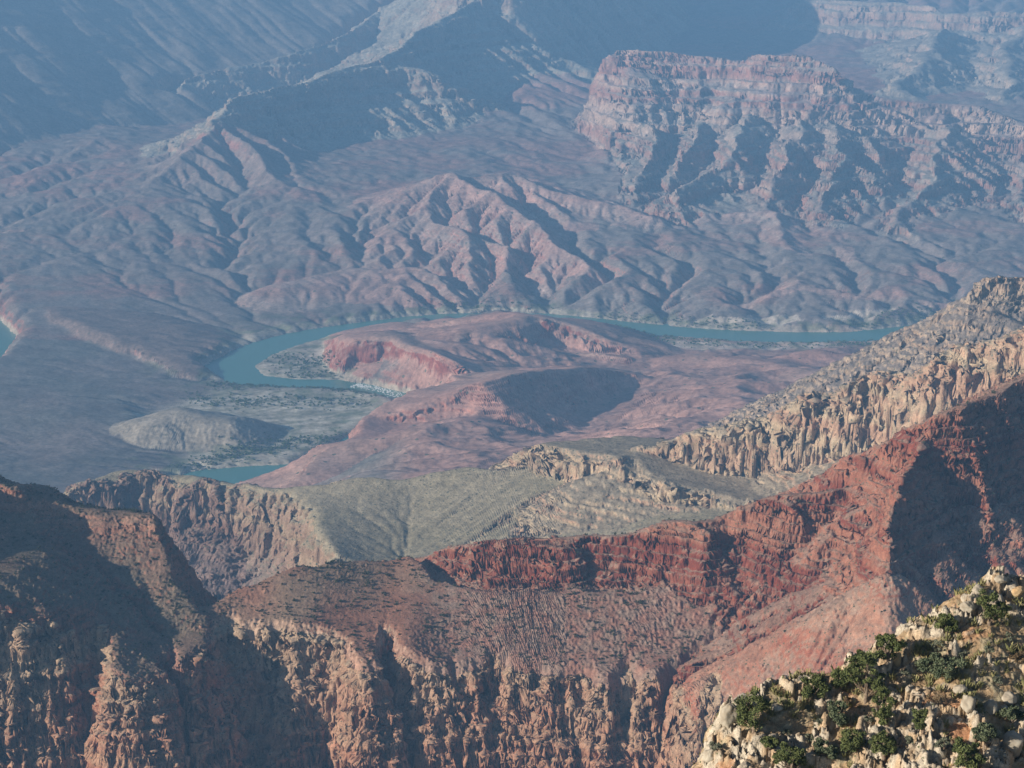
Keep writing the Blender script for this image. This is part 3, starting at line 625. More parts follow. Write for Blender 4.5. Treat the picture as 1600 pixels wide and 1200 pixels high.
# ------------------------------------------------------------------ rock colours (albedo of the beds, the soil and the scree)
def lerp(a, b, t): return a + (b - a) * t[..., None]
def col(*c): return np.array(c, f32)
def rock_colour():
    cliff = smooth(0.80, 0.55, NZ)
    n_a = fbm(X / (sc * .05), Y / (sc * .05), 3, 81); n_b = n2(X / (sc * .008), Y / (sc * .008), 85)
    out = np.empty(X.shape + (3,), f32)
    band = n2(Z / np.where(Y > 5000, 40.0, 13.0) + 0.4 * n_a, np.zeros_like(Z) + 0.5, 91) + 0.6 * n2(Z / 4.1, np.zeros_like(Z) + 3.5, 92)
    def put(nm, soil, rock, rock2, bandw=0.5, soil2=None):
        m = LI == NAMES.index(nm)
        s = np.broadcast_to(soil, (m.sum(), 3))
        if soil2 is not None: s = lerp(s, soil2, np.clip(0.5 + n_a[m] * 1.6, 0, 1))
        r = lerp(np.broadcast_to(rock, s.shape), rock2, np.clip(0.5 + band[m] * bandw * 1.6, 0, 1))
        out[m] = lerp(s, r, cliff[m]) * (1 + 0.16 * n_b[m])[:, None]
    grey = col(.25, .22, .19); pink = col(.33, .19, .15); rose = col(.36, .17, .135)
    put('canyon_floor', col(.25, .205, .185), rose, grey, .5, col(.20, .185, .165))
    m = (LI == NAMES.index('canyon_floor')) & (Y < 6100) & (Y > 3600)
    st = n2(X / 260 + 0.6 * n_a, (Y + 0.35 * X) / 38, 96) + 0.5 * n2(X / 120, (Y + 0.35 * X) / 14, 97)
    out[m] = lerp(out[m], lerp(np.broadcast_to(col(.52, .31, .25), (m.sum(), 3)), col(.43, .24, .19), np.clip(.5 + st[m], 0, 1)), (smooth(-.075, -.045, X / Y) * 0.9)[m].astype(f32))
    dl = sdist(X + 40 * n_a, Y, Wz([(200, 655, 8), (330, 610, 8), (430, 604, 8), (560, 612, 8), (612, 640, 8), (560, 690, 8), (480, 735, 8), (380, 742, 8), (280, 745, 8), (290, 705, 8)]))
    sp_ = Wz([(500, 540, 5), (450, 552, 5), (405, 582, 5), (440, 592, 5), (540, 600, 5), (530, 570, 5)]); ds = sdist(X, Y, sp_)
    mk = np.maximum(smooth(40, -60, dl), smooth(20, -10, ds)) * (LI == NAMES.index('canyon_floor'))
    st2 = n2(X / 70, (Y - 0.5 * X) / 22, 98) + 0.9 * n2(X / 160, (Y - 0.5 * X) / 60, 94) + 0.8 * n2(X / 24, Y / 24, 99)
    tan_ = lerp(np.broadcast_to(col(.36, .34, .25), X.shape + (3,)), col(.70, .64, .52), np.clip(0.45 + 0.9 * st2, 0, 1))
    out[:] = lerp(out, tan_, (mk * 0.9).astype(f32))
    for bar in ([(288, 724), (340, 716), (410, 711), (492, 706), (500, 716), (440, 727), (370, 735), (300, 742)], [(404, 576), (420, 566), (440, 575), (425, 584), (410, 586)], [(450, 552), (500, 542), (515, 560), (470, 570)],
                [(1080, 508), (1200, 513), (1300, 509), (1400, 501), (1480, 492), (1500, 486), (1380, 492), (1250, 502), (1120, 500)], [(1010, 530), (1150, 540), (1300, 540), (1380, 537), (1300, 548), (1100, 550), (1000, 540)]):
        db = sdist(X + 25 * n_a, Y, [W(a_, b_, z=2) for a_, b_ in bar])
        out[:] = lerp(out, col(.64, .55, .45) * 0.95, (smooth(12, -12, db) * .85 * (RDv > 0) * (Z < 25)).astype(f32))
    put('delta_hill', col(.38, .33, .26), grey, pink)
    put('river_scarp', col(.26, .19, .16), col(.34, .2, .16), pink)
    put('rose_hills', col(.50, .28, .22), col(.28, .09, .065), col(.42, .19, .14), .7, col(.45, .29, .23))
    put('badland_hills', col(.40, .26, .22), rose, col(.44, .33, .28), .6, col(.36, .30, .26))
    put('west_mesa', col(.36, .33, .27), col(.32, .22, .17), col(.38, .29, .22))
    put('back_mesa', col(.36, .33, .27), col(.32, .22, .17), col(.38, .29, .22))
    put('talus_spur', col(.27, .22, .19), grey, rose, .5, col(.31, .22, .19))
    put('stepped_mesa', col(.36, .31, .27), col(.34, .17, .13), col(.48, .35, .28), 1.1, col(.38, .27, .24))
    put('mesa_buttress', col(.33, .31, .27), col(.34, .18, .14), col(.42, .32, .26), .9, col(.36, .28, .24))
    put('far_wall', col(.36, .32, .27), col(.42, .27, .21), col(.46, .36, .28), .5)
    put('west_crest', col(.36, .33, .27), col(.32, .22, .17), col(.38, .29, .22))
    put('shaded_wall', col(.30, .25, .21), col(.32, .22, .17), col(.38, .29, .22))
    put('shale_dome', col(.34, .29, .20), col(.29, .19, .135), col(.36, .27, .18), .5, col(.29, .25, .165))
    put('pinnacle_wall', col(.24, .17, .135), col(.20, .12, .09), col(.28, .19, .14), .6)
    put('buff_cliff', col(.33, .27, .19), col(.43, .27, .18), col(.46, .36, .24), .8, col(.30, .25, .18))
    put('right_butte', col(.24, .20, .17), col(.38, .27, .19), col(.42, .33, .24), .5)
    put('red_ridge', col(.27, .16, .115), col(.18, .05, .032), col(.29, .13, .085), 1.1, col(.30, .20, .15))
    put('talus_fan', col(.33, .175, .12), col(.29, .11, .07), col(.34, .19, .13), .5, col(.34, .23, .17))
    put('shrub_bench', col(.30, .15, .10), col(.40, .24, .17), col(.40, .28, .2), .5, col(.28, .19, .13))
    put('left_block', col(.20, .13, .095), col(.27, .12, .08), col(.31, .18, .13), .6, col(.18, .14, .10))
    put('limestone_cliff', col(.30, .22, .155), col(.36, .155, .095), col(.40, .25, .16), .5, col(.31, .19, .13))
    m = LI == NAMES.index('limestone_cliff'); out[m] = lerp(out[m], col(.36, .29, .20), (smooth(700, 760, Z[m] + 90 * n_a[m]) * 0.6).astype(f32))
    # purple-brown scree under the dome's edge, pale washes, riverside
    y = Y; lowc = smooth(400, 330, Z) * (Y < 3500) * (Y > 2300)
    out[:] = lerp(out, col(.24, .17, .15), lowc * 0.8)
    m = LI == NAMES.index('shrub_bench')
    out[m] = lerp(out[m], lerp(np.broadcast_to(col(.30, .155, .115), (m.sum(), 3)), col(.27, .19, .15), np.clip(.5 + n_b[m], 0, 1)), (smooth(-.065, -.03, X[m] / Y[m]) * .85).astype(f32))
    wash = smooth(3000, 20000, AR) * (Y > 3600) * smooth(0.9, 0.98, NZ)
    out[:] = lerp(out, col(.36, .31, .25), wash * 0.4)
    # Tapeats-like rose belt low on the hills, grey-green higher
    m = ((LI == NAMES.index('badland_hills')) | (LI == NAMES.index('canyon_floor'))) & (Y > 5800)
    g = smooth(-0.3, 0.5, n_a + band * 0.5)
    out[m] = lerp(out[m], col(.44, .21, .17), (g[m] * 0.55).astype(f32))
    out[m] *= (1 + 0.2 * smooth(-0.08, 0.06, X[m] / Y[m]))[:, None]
    # river margin
    bank = smooth(120, 8, RDv + 60 * n_a) * (Z < 14) * (Y > 3600)
    veg = smooth(-0.1, 0.25, fbm(X / 60, Y / 60, 3, 95))
    out[:] = lerp(out, col(.46, .42, .33), bank * 0.8)
    green = smooth(260, 60, RDv) * (Z < 22) * (Y > 3600) * veg * smooth(4, 20, RDv)
    out[:] = lerp(out, col(.13, .17, .09), green * 0.6)
    return np.clip(out, 0.02, 0.75)
RGB = rock_colour()
log('coloured')

def material_rock(name, bump_scale, speck, speck_col, strength=0.6, bump_dist=1.0):
    m = bpy.data.materials.new(name); m.use_nodes = True
    n = m.node_tree.nodes; l = m.node_tree.links
    b = n['Principled BSDF']; b.inputs['Roughness'].default_value = 0.95
    b.inputs['Specular IOR Level'].default_value = 0.1
    at = n.new('ShaderNodeAttribute'); at.attribute_name = 'rock'
    tc = n.new('ShaderNodeNewGeometry')
    nz = n.new('ShaderNodeTexNoise'); nz.inputs['Scale'].default_value = bump_scale; nz.inputs['Detail'].default_value = 6; nz.inputs['Roughness'].default_value = 0.65
    l.new(tc.outputs['Position'], nz.inputs['Vector'])
    vo = n.new('ShaderNodeTexVoronoi'); vo.inputs['Scale'].default_value = speck
    l.new(tc.outputs['Position'], vo.inputs['Vector'])
    mr = n.new('ShaderNodeMapRange'); mr.inputs[1].default_value = 0.3; mr.inputs[2].default_value = 0.7; mr.inputs[3].default_value = 0.72; mr.inputs[4].default_value = 1.28
    l.new(nz.outputs[0], mr.inputs[0])
    mx = n.new('ShaderNodeMix'); mx.data_type = 'RGBA'; mx.blend_type = 'MULTIPLY'; mx.inputs[0].default_value = 1
    l.new(at.outputs['Color'], mx.inputs[6])
    cmb = n.new('ShaderNodeCombineColor'); 
    for i in range(3): l.new(mr.outputs[0], cmb.inputs[i])
    l.new(cmb.outputs[0], mx.inputs[7])
    fi = n.new('ShaderNodeTexNoise'); fi.inputs['Scale'].default_value = bump_scale * 6; fi.inputs['Detail'].default_value = 3; fi.inputs['Roughness'].default_value = 0.7
    l.new(tc.outputs['Position'], fi.inputs['Vector'])
    mf = n.new('ShaderNodeMapRange'); mf.inputs[1].default_value = 0.34; mf.inputs[2].default_value = 0.66; mf.inputs[3].default_value = 0.72; mf.inputs[4].default_value = 1.25
    l.new(fi.outputs[0], mf.inputs[0])
    mm = n.new('ShaderNodeMath'); mm.operation = 'MULTIPLY'; l.new(mr.outputs[0], mm.inputs[0]); l.new(mf.outputs[0], mm.inputs[1])
    for i in range(3): l.new(mm.outputs[0], cmb.inputs[i])
    # scattered stones and low brush: a few of the cells take another colour
    st = n.new('ShaderNodeMapRange'); st.inputs[1].default_value = 0.36; st.inputs[2].default_value = 0.26; st.inputs[3].default_value = 0; st.inputs[4].default_value = 1
    l.new(vo.outputs['Distance'], st.inputs[0])
    sep = n.new('ShaderNodeSeparateColor'); l.new(vo.outputs['Color'], sep.inputs[0])
    th = n.new('ShaderNodeMath'); th.operation = 'LESS_THAN'; th.inputs[1].default_value = strength
    l.new(sep.outputs[0], th.inputs[0])
    mu = n.new('ShaderNodeMath'); mu.operation = 'MULTIPLY'; l.new(st.outputs[0], mu.inputs[0]); l.new(th.outputs[0], mu.inputs[1])
    m2 = n.new('ShaderNodeMix'); m2.data_type = 'RGBA'; l.new(mu.outputs[0], m2.inputs[0]); l.new(mx.outputs[2], m2.inputs[6]); m2.inputs[7].default_value = speck_col + (1,)
    l.new(m2.outputs[2], b.inputs['Base Color'])
    bu = n.new('ShaderNodeBump'); bu.inputs['Strength'].default_value = 0.8; bu.inputs['Distance'].default_value = bump_dist
    l.new(nz.outputs[0], bu.inputs['Height']); l.new(bu.outputs[0], b.inputs['Normal'])
    return m
M_far = material_rock('far_rock', 1 / 60, 1 / 16, (.16, .15, .11), 0.06, 5)
M_mid = material_rock('middle_rock', 1 / 12, 1 / 5.5, (.13, .13, .09), 0.22, 4)
M_near = material_rock('near_rock', 1 / 5, 1 / 2.6, (.10, .10, .065), 0.16, 1.8)

def link_mesh(name, co, faces, mat=None, colours=None, smooth_=True, kind=None):
    me = bpy.data.meshes.new(name)
    me.vertices.add(len(co)); me.vertices.foreach_set('co', np.ascontiguousarray(co, f32).ravel())
    n = len(faces); k = faces.shape[1]
    me.loops.add(n * k); me.loops.foreach_set('vertex_index', np.ascontiguousarray(faces, np.int32).ravel())
    me.polygons.add(n); me.polygons.foreach_set('loop_start', np.arange(0, n * k, k, dtype=np.int32))
    me.update(calc_edges=True)
    if smooth_: me.polygons.foreach_set('use_smooth', np.ones(n, bool))
    if colours is not None:
        ca = me.color_attributes.new('rock', 'FLOAT_COLOR', 'POINT')
        c4 = np.ones((len(co), 4), f32); c4[:, :3] = colours; ca.data.foreach_set('color', c4.ravel())
    if mat: me.materials.append(mat)
    o = bpy.data.objects.new(name, me); COL.objects.link(o)
    if kind: o['kind'] = kind
    return o
nr_, nc_ = X.shape
VI = np.arange(nr_ * nc_, dtype=np.int32).reshape(nr_, nc_)
FA = np.stack([VI[:-1, :-1], VI[:-1, 1:], VI[1:, 1:], VI[1:, :-1]], -1).reshape(-1, 4)
FL = LI[:-1, :-1].ravel()
CO = np.stack([X, Y, Z], -1).reshape(-1, 3); CR = RGB.reshape(-1, 3)
for q, nm in enumerate(NAMES):
    fs = FA[FL == q]
    if len(fs) == 0: continue
    used, inv = np.unique(fs, return_inverse=True)
    my = np.median(CO[used, 1])
    mat = M_near if my < 2200 else (M_mid if my < 4200 else M_far)
    o = link_mesh(nm, CO[used], inv.reshape(-1, 4), mat, CR[used], kind='structure')
log('terrain linked')

# ------------------------------------------------------------------ unseen canyon ground west of the frame, added to cast shadows
def west_country():
    du = 0.004
    u = np.arange(-1.3, U0 + 4 * du_f, du); ly = np.arange(math.log(Y0), math.log(Y1), du)
    Xw, Yw, Hw, Iw, nm_, _ = composite(u, ly)
    Hw = Hw + fbm(Xw / Yw * 30, np.log(Yw) * 30, 5, 61) * Yw * 0.02 * smooth(U0, U0 - 0.05, Xw / Yw) + np.abs(fbm(Xw / Yw * 60, np.log(Yw) * 60, 4, 62)) * Yw * 0.01 * smooth(U0, U0 - 0.05, Xw / Yw)
    V = np.arange(Hw.size).reshape(Hw.shape)
    f = np.stack([V[:-1, :-1], V[:-1, 1:], V[1:, 1:], V[1:, :-1]], -1).reshape(-1, 4)
    c = np.tile(np.array([[.30, .21, .16]], f32), (Hw.size, 1)) * (1 + 0.2 * fbm(Xw / 300, Hw / 12, 3, 66).ravel())[:, None]
    link_mesh('west_shade_terrain', np.stack([Xw, Yw, Hw], -1).reshape(-1, 3), f, M_far, c, kind='structure')
west_country()

# ------------------------------------------------------------------ the near hillside with junipers
FG_EDGE = Wd([(1040, 1300, 136), (1095, 1200, 138), (1120, 1140, 140), (1145, 1105, 141), (1180, 1082, 142), (1215, 1068, 143), (1262, 1062, 144), (1300, 1052, 144), (1340, 1030, 145), (1385, 1012, 146), (1430, 985, 147),
              (1470, 962, 148), (1490, 935, 149), (1515, 918, 150), (1560, 912, 151), (1600, 916, 152), (1700, 890, 155), (1900, 840, 160)])
_fg = rbf(FG_EDGE + Wd([(1250, 1200, 136), (1350, 1100, 140), (1350, 1200, 135), (1450, 1050, 143), (1450, 1200, 133), (1600, 1000, 146), (1600, 1100, 140), (1600, 1200, 134), (1700, 1300, 128), (1400, 1300, 128), (1200, 1300, 130)]) + [(10, 90, 1328), (40, 90, 1336), (60, 90, 1342)], reg=2e-3)
def fg_height(x, y):
    x = x.astype(f32); y = y.astype(f32)
    wx = x + 1.3 * fbm(x / 5, y / 5, 4, 101); wy = y + 1.3 * fbm(x / 5 + 30, y / 5, 4, 103)
    h = _fg(x, np.maximum(y, 80))
    sd = sdist(wx, wy, FG_EDGE + [(90, 60, 0), (-2, 60, 0)])
    out = (1 - 2 * np.abs(fbm(x / 5.5, y / 5.5, 4, 105)))           # outcrops
    m = smooth(0.66, 0.86, out + 0.35 * n2(x / 14, y / 14, 107))
    jx = x + 0.35 * n2(x / 0.8, y / 0.8, 108); jy = y + 0.35 * n2(x / 0.8 + 5, y / 0.8, 108)
    h = h + 0.5 * fbm(x / 3, y / 3, 3, 117)
    for s_, a_ in ((2.1, 1.0), (0.95, 0.55), (0.45, 0.28)):         # jointed blocks
        f1, f2, r1, r2, ox, oy = worley(jx / s_, jy / s_ * 1.3, int(s_ * 10))
        keep = np.clip(m + 0.25 * (r2 > 0.8), 0, 1) if s_ < 1 else m
        h = h + keep * a_ * (r1 - 0.25 + (r2 - 0.5) * 1.2 * ox + (r1 - 0.5) * 1.2 * oy - 0.5 * smooth(0.14, 0.0, f2 - f1))
    q = h / 0.9 + 0.5 * n2(x / 6, y / 6, 111) + 0.12 * x; f = q - np.floor(q)
    h = h + (0.15 + 0.35 * m) * (smooth(0.6, 0.9, f) - f) * 0.7
    h = h + 0.10 * np.abs(n2(x / 0.5, y / 0.5, 113)) + 0.10 * n2(x / 0.25, y / 0.25, 115)
    return h - prof([(-1, 0), (0, 0), (1.0, .6), (3, 5), (6, 7), (10, 14), (60, 60), (300, 300)])(sd), m, out
def foreground():
    du = 0.0006
    u = np.arange(0.045, 0.42, du); ly = np.arange(math.log(88), math.log(230), du * 1.2)
    Ug, Lg = np.meshgrid(u, ly); Yg = np.exp(Lg); Xg = Ug * Yg
    h, m, out = fg_height(Xg, Yg)
    Xf, Yf, Zf = Xg.astype(f32), Yg.astype(f32), h.astype(f32)
    nx, ny, nz = normals(Xf, Yf, Zf)
    k = (n3(Xf / 0.8, Yf / 0.8, Zf / 0.8, 119) * 0.12 + n3(Xf / 0.3, Yf / 0.3, Zf / 0.3, 121) * 0.07) * (0.35 + m) + smooth(.8, .4, nz) * n3(Xf / 1.6, Yf / 1.6, Zf / 1.0, 123) * 0.25
    Xf += k * nx; Yf += k * ny; Zf += k * nz
    n_a = fbm(Xf / 6, Yf / 6, 4, 125); n_b = n2(Xf / 1.1, Yf / 1.1, 127)
    c = lerp(np.broadcast_to(col(.34, .24, .14), Xf.shape + (3,)), col(.42, .22, .12), smooth(0.05, 0.4, n_a))
    c = lerp(c, col(.34, .31, .21), smooth(0.0, 0.5, n_b - n_a) * 0.7)
    rockc = lerp(np.broadcast_to(col(.42, .37, .29), Xf.shape + (3,)), col(.38, .28, .18), smooth(-.2, .4, n_b))
    c = lerp(c, rockc, np.clip(m * 0.9 + smooth(.75, .5, nz) * 0.6, 0, 1))
    V = np.arange(Xf.size).reshape(Xf.shape)
    f = np.stack([V[:-1, :-1], V[:-1, 1:], V[1:, 1:], V[1:, :-1]], -1).reshape(-1, 4)
    link_mesh('juniper_hillside', np.stack([Xf, Yf, Zf], -1).reshape(-1, 3), f, material_rock('hillside_rock', 1.4, 1 / 0.28, (.10, .11, .06), 0.14, .25), c.reshape(-1, 3), kind='structure')
foreground()
fgz = lambda x, y: fg_height(x, y)[0]

def mat_plain(name, c, c2, scale, rough=0.9):
    m = bpy.data.materials.new(name); m.use_nodes = True
    n = m.node_tree.nodes; l = m.node_tree.links; b = n['Principled BSDF']; b.inputs['Roughness'].default_value = rough; b.inputs['Specular IOR Level'].default_value = 0.2
    tc = n.new('ShaderNodeTexCoord'); nz = n.new('ShaderNodeTexNoise'); nz.inputs['Scale'].default_value = scale; nz.inputs['Detail'].default_value = 5
    l.new(tc.outputs['Object'], nz.inputs['Vector'])
    r = n.new('ShaderNodeValToRGB'); r.color_ramp.elements[0].position = 0.35; r.color_ramp.elements[1].position = 0.65
    r.color_ramp.elements[0].color = c + (1,); r.color_ramp.elements[1].color = c2 + (1,)
    l.new(nz.outputs[0], r.inputs[0]); l.new(r.outputs[0], b.inputs['Base Color'])
    bu = n.new('ShaderNodeBump'); bu.inputs['Strength'].default_value = 0.7; bu.inputs['Distance'].default_value = 0.1
    l.new(nz.outputs[0], bu.inputs['Height']); l.new(bu.outputs[0], b.inputs['Normal'])
    return m
M_leaf = mat_plain('juniper_foliage', (.055, .075, .028), (.13, .15, .055), 2.2)
M_leaf2 = mat_plain('juniper_foliage_blue', (.06, .085, .05), (.13, .15, .085), 2.2)
M_sage = mat_plain('sage_foliage', (.12, .135, .09), (.20, .21, .15), 3)
M_dry = mat_plain('dry_twigs', (.13, .09, .05), (.2, .15, .09), 3)
M_bark = mat_plain('shaggy_bark', (.14, .10, .07), (.25, .2, .15), 6)
M_pale = mat_plain('pale_limestone', (.27, .23, .175), (.44, .40, .32), 1.2)
M_ochre = mat_plain('ochre_limestone', (.38, .25, .13), (.50, .38, .22), 1.2)
M_scrub = mat_plain('slope_scrub', (.05, .06, .03), (.10, .11, .06), 1)
def tube(pts, rad, k=6):
    co, fa = [], []
    for i, (p, r) in enumerate(zip(pts, rad)):
        for j in range(k):
            a = 2 * math.pi * j / k; co.append((p[0] + r * math.cos(a), p[1] + r * math.sin(a), p[2] + 0.15 * r * math.sin(a)))
    for i in range(len(pts) - 1):
        for j in range(k): fa.append((i * k + j, i * k + (j + 1) % k, (i + 1) * k + (j + 1) % k, (i + 1) * k + j))
    return co, fa
def crown_arrays(rng, wd, ht, n_cl, n_leaf, leaf, lift=0.12):
    """leaf sprays in clumps through an uneven, gappy volume"""
    lob = rng.normal(size=(6, 3)); lob /= np.linalg.norm(lob, axis=1)[:, None]; amp = rng.rand(6) * 0.9 + 0.25
    cs = []
    while len(cs) < n_cl:
        p = rng.uniform(-1, 1, 3); r = np.linalg.norm(p)
        if r < 0.25 or r > 1: continue
        lim = 0.38 + 0.62 * max(amp[i] * max(0, (p / r) @ lob[i]) for i in range(6))
        if r > lim: continue
        cs.append((p[0] * wd / 2, p[1] * wd / 2, (p[2] * 0.5 + 0.5) * ht * (1 - lift) + lift * ht))
    cs = np.array(cs)
    rad = wd * 0.10 * (0.5 + 1.0 * rng.rand(n_cl))
    d = rng.normal(size=(n_cl, n_leaf, 3)); d /= np.linalg.norm(d, axis=2)[..., None]
    c = cs[:, None] + d * (rad[:, None, None] * (rng.rand(n_cl, n_leaf, 1) ** 0.5)) * np.array([1, 1, .75])
    c = c.reshape(-1, 3); n = len(c)
    a = rng.normal(size=(n, 3)); a /= np.linalg.norm(a, axis=1)[:, None]; b = np.cross(a, rng.normal(size=(n, 3))); b /= np.linalg.norm(b, axis=1)[:, None]
    sz = leaf * (0.6 + 0.8 * rng.rand(n, 1))
    v = np.stack([c - a * sz - b * sz * .45, c + a * sz - b * sz * .3, c + a * sz * 1.1 + b * sz * .4, c - a * sz * .8 + b * sz * .5], 1).reshape(-1, 3)
    f = np.arange(n * 4).reshape(n, 4)
    return v, f, cs
def tag(o, label, cat, group=None):
    o['label'] = label; o['category'] = cat
    if group: o['group'] = group
def child(o, p): o.parent = p; return o
def juniper(px, py, wpx, hpx, label, seed, leafm=None, name='juniper_tree', cat='tree', lean=0.0):
    rng = np.random.RandomState(seed)
    x, y, z = hit(px, py, fgz, 112, 175, 300)
    k = y / CP_ / F_PX; wd, ht = wpx * k * 1.28, hpx * k * 1.22
    r = bpy.data.objects.new(name, None); COL.objects.link(r); r.location = (x, y, z - 0.15); tag(r, label, cat, 'junipers on the near hillside')
    v, f, cs = crown_arrays(rng, wd, ht, 34, 120, 0.075)
    v[:, 0] += v[:, 2] * lean
    child(link_mesh('crown', v, f, leafm or M_leaf, smooth_=False), r)
    co, fa = [], []
    def add(t):
        b = len(co); co.extend(t[0]); fa.extend([tuple(q + b for q in g) for g in t[1]])
    add(tube([(0, 0, -.3), (.05, 0, ht * .15), (lean * ht * .3 + .08, .04, ht * .35), (lean * ht * .5, 0, ht * .55)], [.17, .14, .1, .05]))
    for i in rng.choice(len(cs), 9, replace=False):
        p = cs[i]; add(tube([(0.03, 0, ht * (.08 + .2 * rng.rand())), (p[0] * .5, p[1] * .5, p[2] * .55), (p[0] + lean * p[2], p[1], p[2])], [.07, .05, .02], 5))
    child(link_mesh('trunk', np.array(co), np.array(fa), M_bark), r)
    return r
def shrub(px, py, wpx, label, seed, m, name, cat, grp):
    rng = np.random.RandomState(seed)
    x, y, z = hit(px, py, fgz, 112, 175, 300); k = y / CP_ / F_PX; wd = wpx * k * 1.3
    r = bpy.data.objects.new(name, None); COL.objects.link(r); r.location = (x, y, z - 0.1); tag(r, label, cat, grp)
    v, f, cs = crown_arrays(rng, wd, wd * .62, 16, 60, 0.05, 0.05)
    child(link_mesh('foliage', v, f, m, smooth_=False), r)
    co, fa = [], []
    for i in range(8):
        p = cs[i]; t = tube([(0, 0, -.1), (p[0] * .5, p[1] * .5, p[2] * .5), tuple(p)], [.03, .02, .01], 4); b = len(co); co.extend(t[0]); fa.extend([tuple(q + b for q in g) for g in t[1]])
    child(link_mesh('stem', np.array(co), np.array(fa), M_bark), r)
def boulder(px, py, wpx, hpx, label, seed, m, name='boulder'):
    rng = np.random.RandomState(seed)
    x, y, z = hit(px, py, fgz, 112, 175, 300); k = y / CP_ / F_PX; a, h = wpx * k * .4, hpx * k * .4
    n = 40; th = np.linspace(0, 2 * np.pi, n, endpoint=False); ph = np.linspace(0.02, np.pi - 0.02, 24)
    T, Pp_ = np.meshgrid(th, ph); d = np.stack([np.sin(Pp_) * np.cos(T), np.sin(Pp_) * np.sin(T), np.cos(Pp_)], -1)
    # cut by a few flat joints, then roughened
    rr = np.full(T.shape, 1.25)
    for _ in range(11):
        q = rng.normal(size=3); q /= np.linalg.norm(q); dd = d @ q
        rr = np.where(dd > 0.05, np.minimum(rr, (0.78 + 0.3 * rng.rand()) / np.maximum(dd, 0.05)), rr)
    rr = rr * (1 + 0.10 * n3(d[..., 0] * 3 + seed, d[..., 1] * 3, d[..., 2] * 3) + 0.05 * n3(d[..., 0] * 8 + seed, d[..., 1] * 8, d[..., 2] * 8))
    v = d * rr[..., None] * np.array([a, a * .85, h])
    V = np.arange(v.shape[0] * n).reshape(v.shape[0], n)
    f = np.stack([V[:-1], V[1:], np.roll(V, -1, 1)[1:], np.roll(V, -1, 1)[:-1]], -1).reshape(-1, 4)
    o = link_mesh(name, v.reshape(-1, 3), f, m, smooth_=False); o.location = (x, y, z + h * .35); o.rotation_euler = (0, 0, rng.rand() * .6)
    tag(o, label, 'boulder', 'boulders on the near hillside'); return o
JUN = [(1177, 1146, 66, 62, 'broad dark juniper beside the pale outcrop at the lower left tip of the near hillside', 0),
       (1266, 1098, 46, 40, 'leftmost juniper of the dark row along the skyline edge of the near hillside', 0),
       (1312, 1078, 44, 34, 'low juniper in the skyline row between the leftmost one and the tallest', 0),
       (1352, 1098, 56, 72, 'tallest and widest juniper in the middle of the near hillside edge', 0),
       (1386, 1044, 46, 40, 'round juniper behind the tallest one, beside the upright ochre rock', 0),
       (1344, 1046, 30, 26, 'small juniper poking above the skyline row left of the upright ochre rock', 0),
       (1308, 1140, 40, 44, 'upright juniper below the skyline row on orange soil', 1),
       (1386, 1142, 44, 64, 'tall narrow juniper below the widest one, left of the white stone', 0),
       (1466, 1060, 58, 40, 'wide leaning juniper alone on the tan slope right of the ochre rock', 1),
       (1441, 1146, 32, 36, 'small rounded juniper above the two junipers at the bottom edge', 0),
       (1545, 978, 48, 56, 'juniper growing out of the pale boulders at the top of the near hillside', 0),
       (1480, 996, 36, 30, 'low juniper on the skyline just below the pale boulders', 0),
       (1236, 1206, 48, 50, 'juniper cut by the bottom edge of the photo, nearest the left tip', 0),
       (1291, 1190, 36, 30, 'low dark juniper near the bottom edge with a grey sagebrush above it', 1),
       (1330, 1176, 44, 38, 'juniper third from the left along the bottom of the near hillside', 0),
       (1380, 1192, 46, 42, 'dark juniper at the bottom edge right below the tall narrow one', 0),
       (1512, 1202, 50, 46, 'dark juniper at the bottom edge under the large pale outcrop', 0),
       (1538, 1176, 38, 32, 'small juniper right beside the large pale outcrop near the bottom', 1),
       (1203, 1174, 26, 22, 'smallest juniper, on the stony ground below the broad one at the left tip', 0),
       (1580, 1124, 34, 22, 'low spreading juniper at the right edge of the near hillside', 1)]
for i, (a, b, c_, d_, lab, mm) in enumerate(JUN):
    juniper(a, b, c_, d_, lab, 200 + i, M_leaf2 if mm else M_leaf, lean=0.25 if i == 8 else 0.0)
SAGE = [(1262, 1112, 14, 'grey-green sagebrush on orange soil under the leftmost skyline juniper'), (1356, 1134, 20, 'grey-green sagebrush under the widest juniper'),
        (1265, 1162, 22, 'pale sagebrush above the low dark juniper near the bottom edge'), (1502, 1026, 18, 'sagebrush on the tan slope above the wide leaning juniper'),
        (1278, 1140, 14, 'small sagebrush left of the upright juniper on orange soil'), (1548, 1024, 18, 'sagebrush beneath the juniper among the pale boulders'),
        (1473, 1182, 26, 'wide sagebrush at the bottom edge between two junipers'), (1122, 1172, 22, 'sagebrush at the very left tip of the near hillside'),
        (1463, 1016, 26, 'sagebrush on the skyline left of the tan slope'), (1576, 1000, 20, 'sagebrush at the right edge beside the top boulders'),
        (1420, 1165, 18, 'sagebrush right of the dark juniper at the bottom edge'), (1230, 1150, 16, 'sagebrush right of the broad juniper at the left tip'),
        (1560, 1070, 20, 'sagebrush above the low spreading juniper at the right edge'), (1415, 1060, 16, 'sagebrush just below the upright ochre rock')]
for i, (a, b, c_, lab) in enumerate(SAGE): shrub(a, b, c_, lab, 400 + i, M_sage, 'sagebrush', 'shrub', 'sagebrush on the near hillside')
for i, (a, b, c_, lab) in enumerate([(1460, 1098, 34, 'brown dry bush just below the wide leaning juniper'), (1590, 1040, 26, 'brown dry bush at the right edge of the slope'), (1325, 1102, 18, 'brown dry bush below the skyline row of junipers')]):
    shrub(a, b, c_, lab, 450 + i, M_dry, 'dry_bush', 'shrub', 'dry bushes on the near hillside')
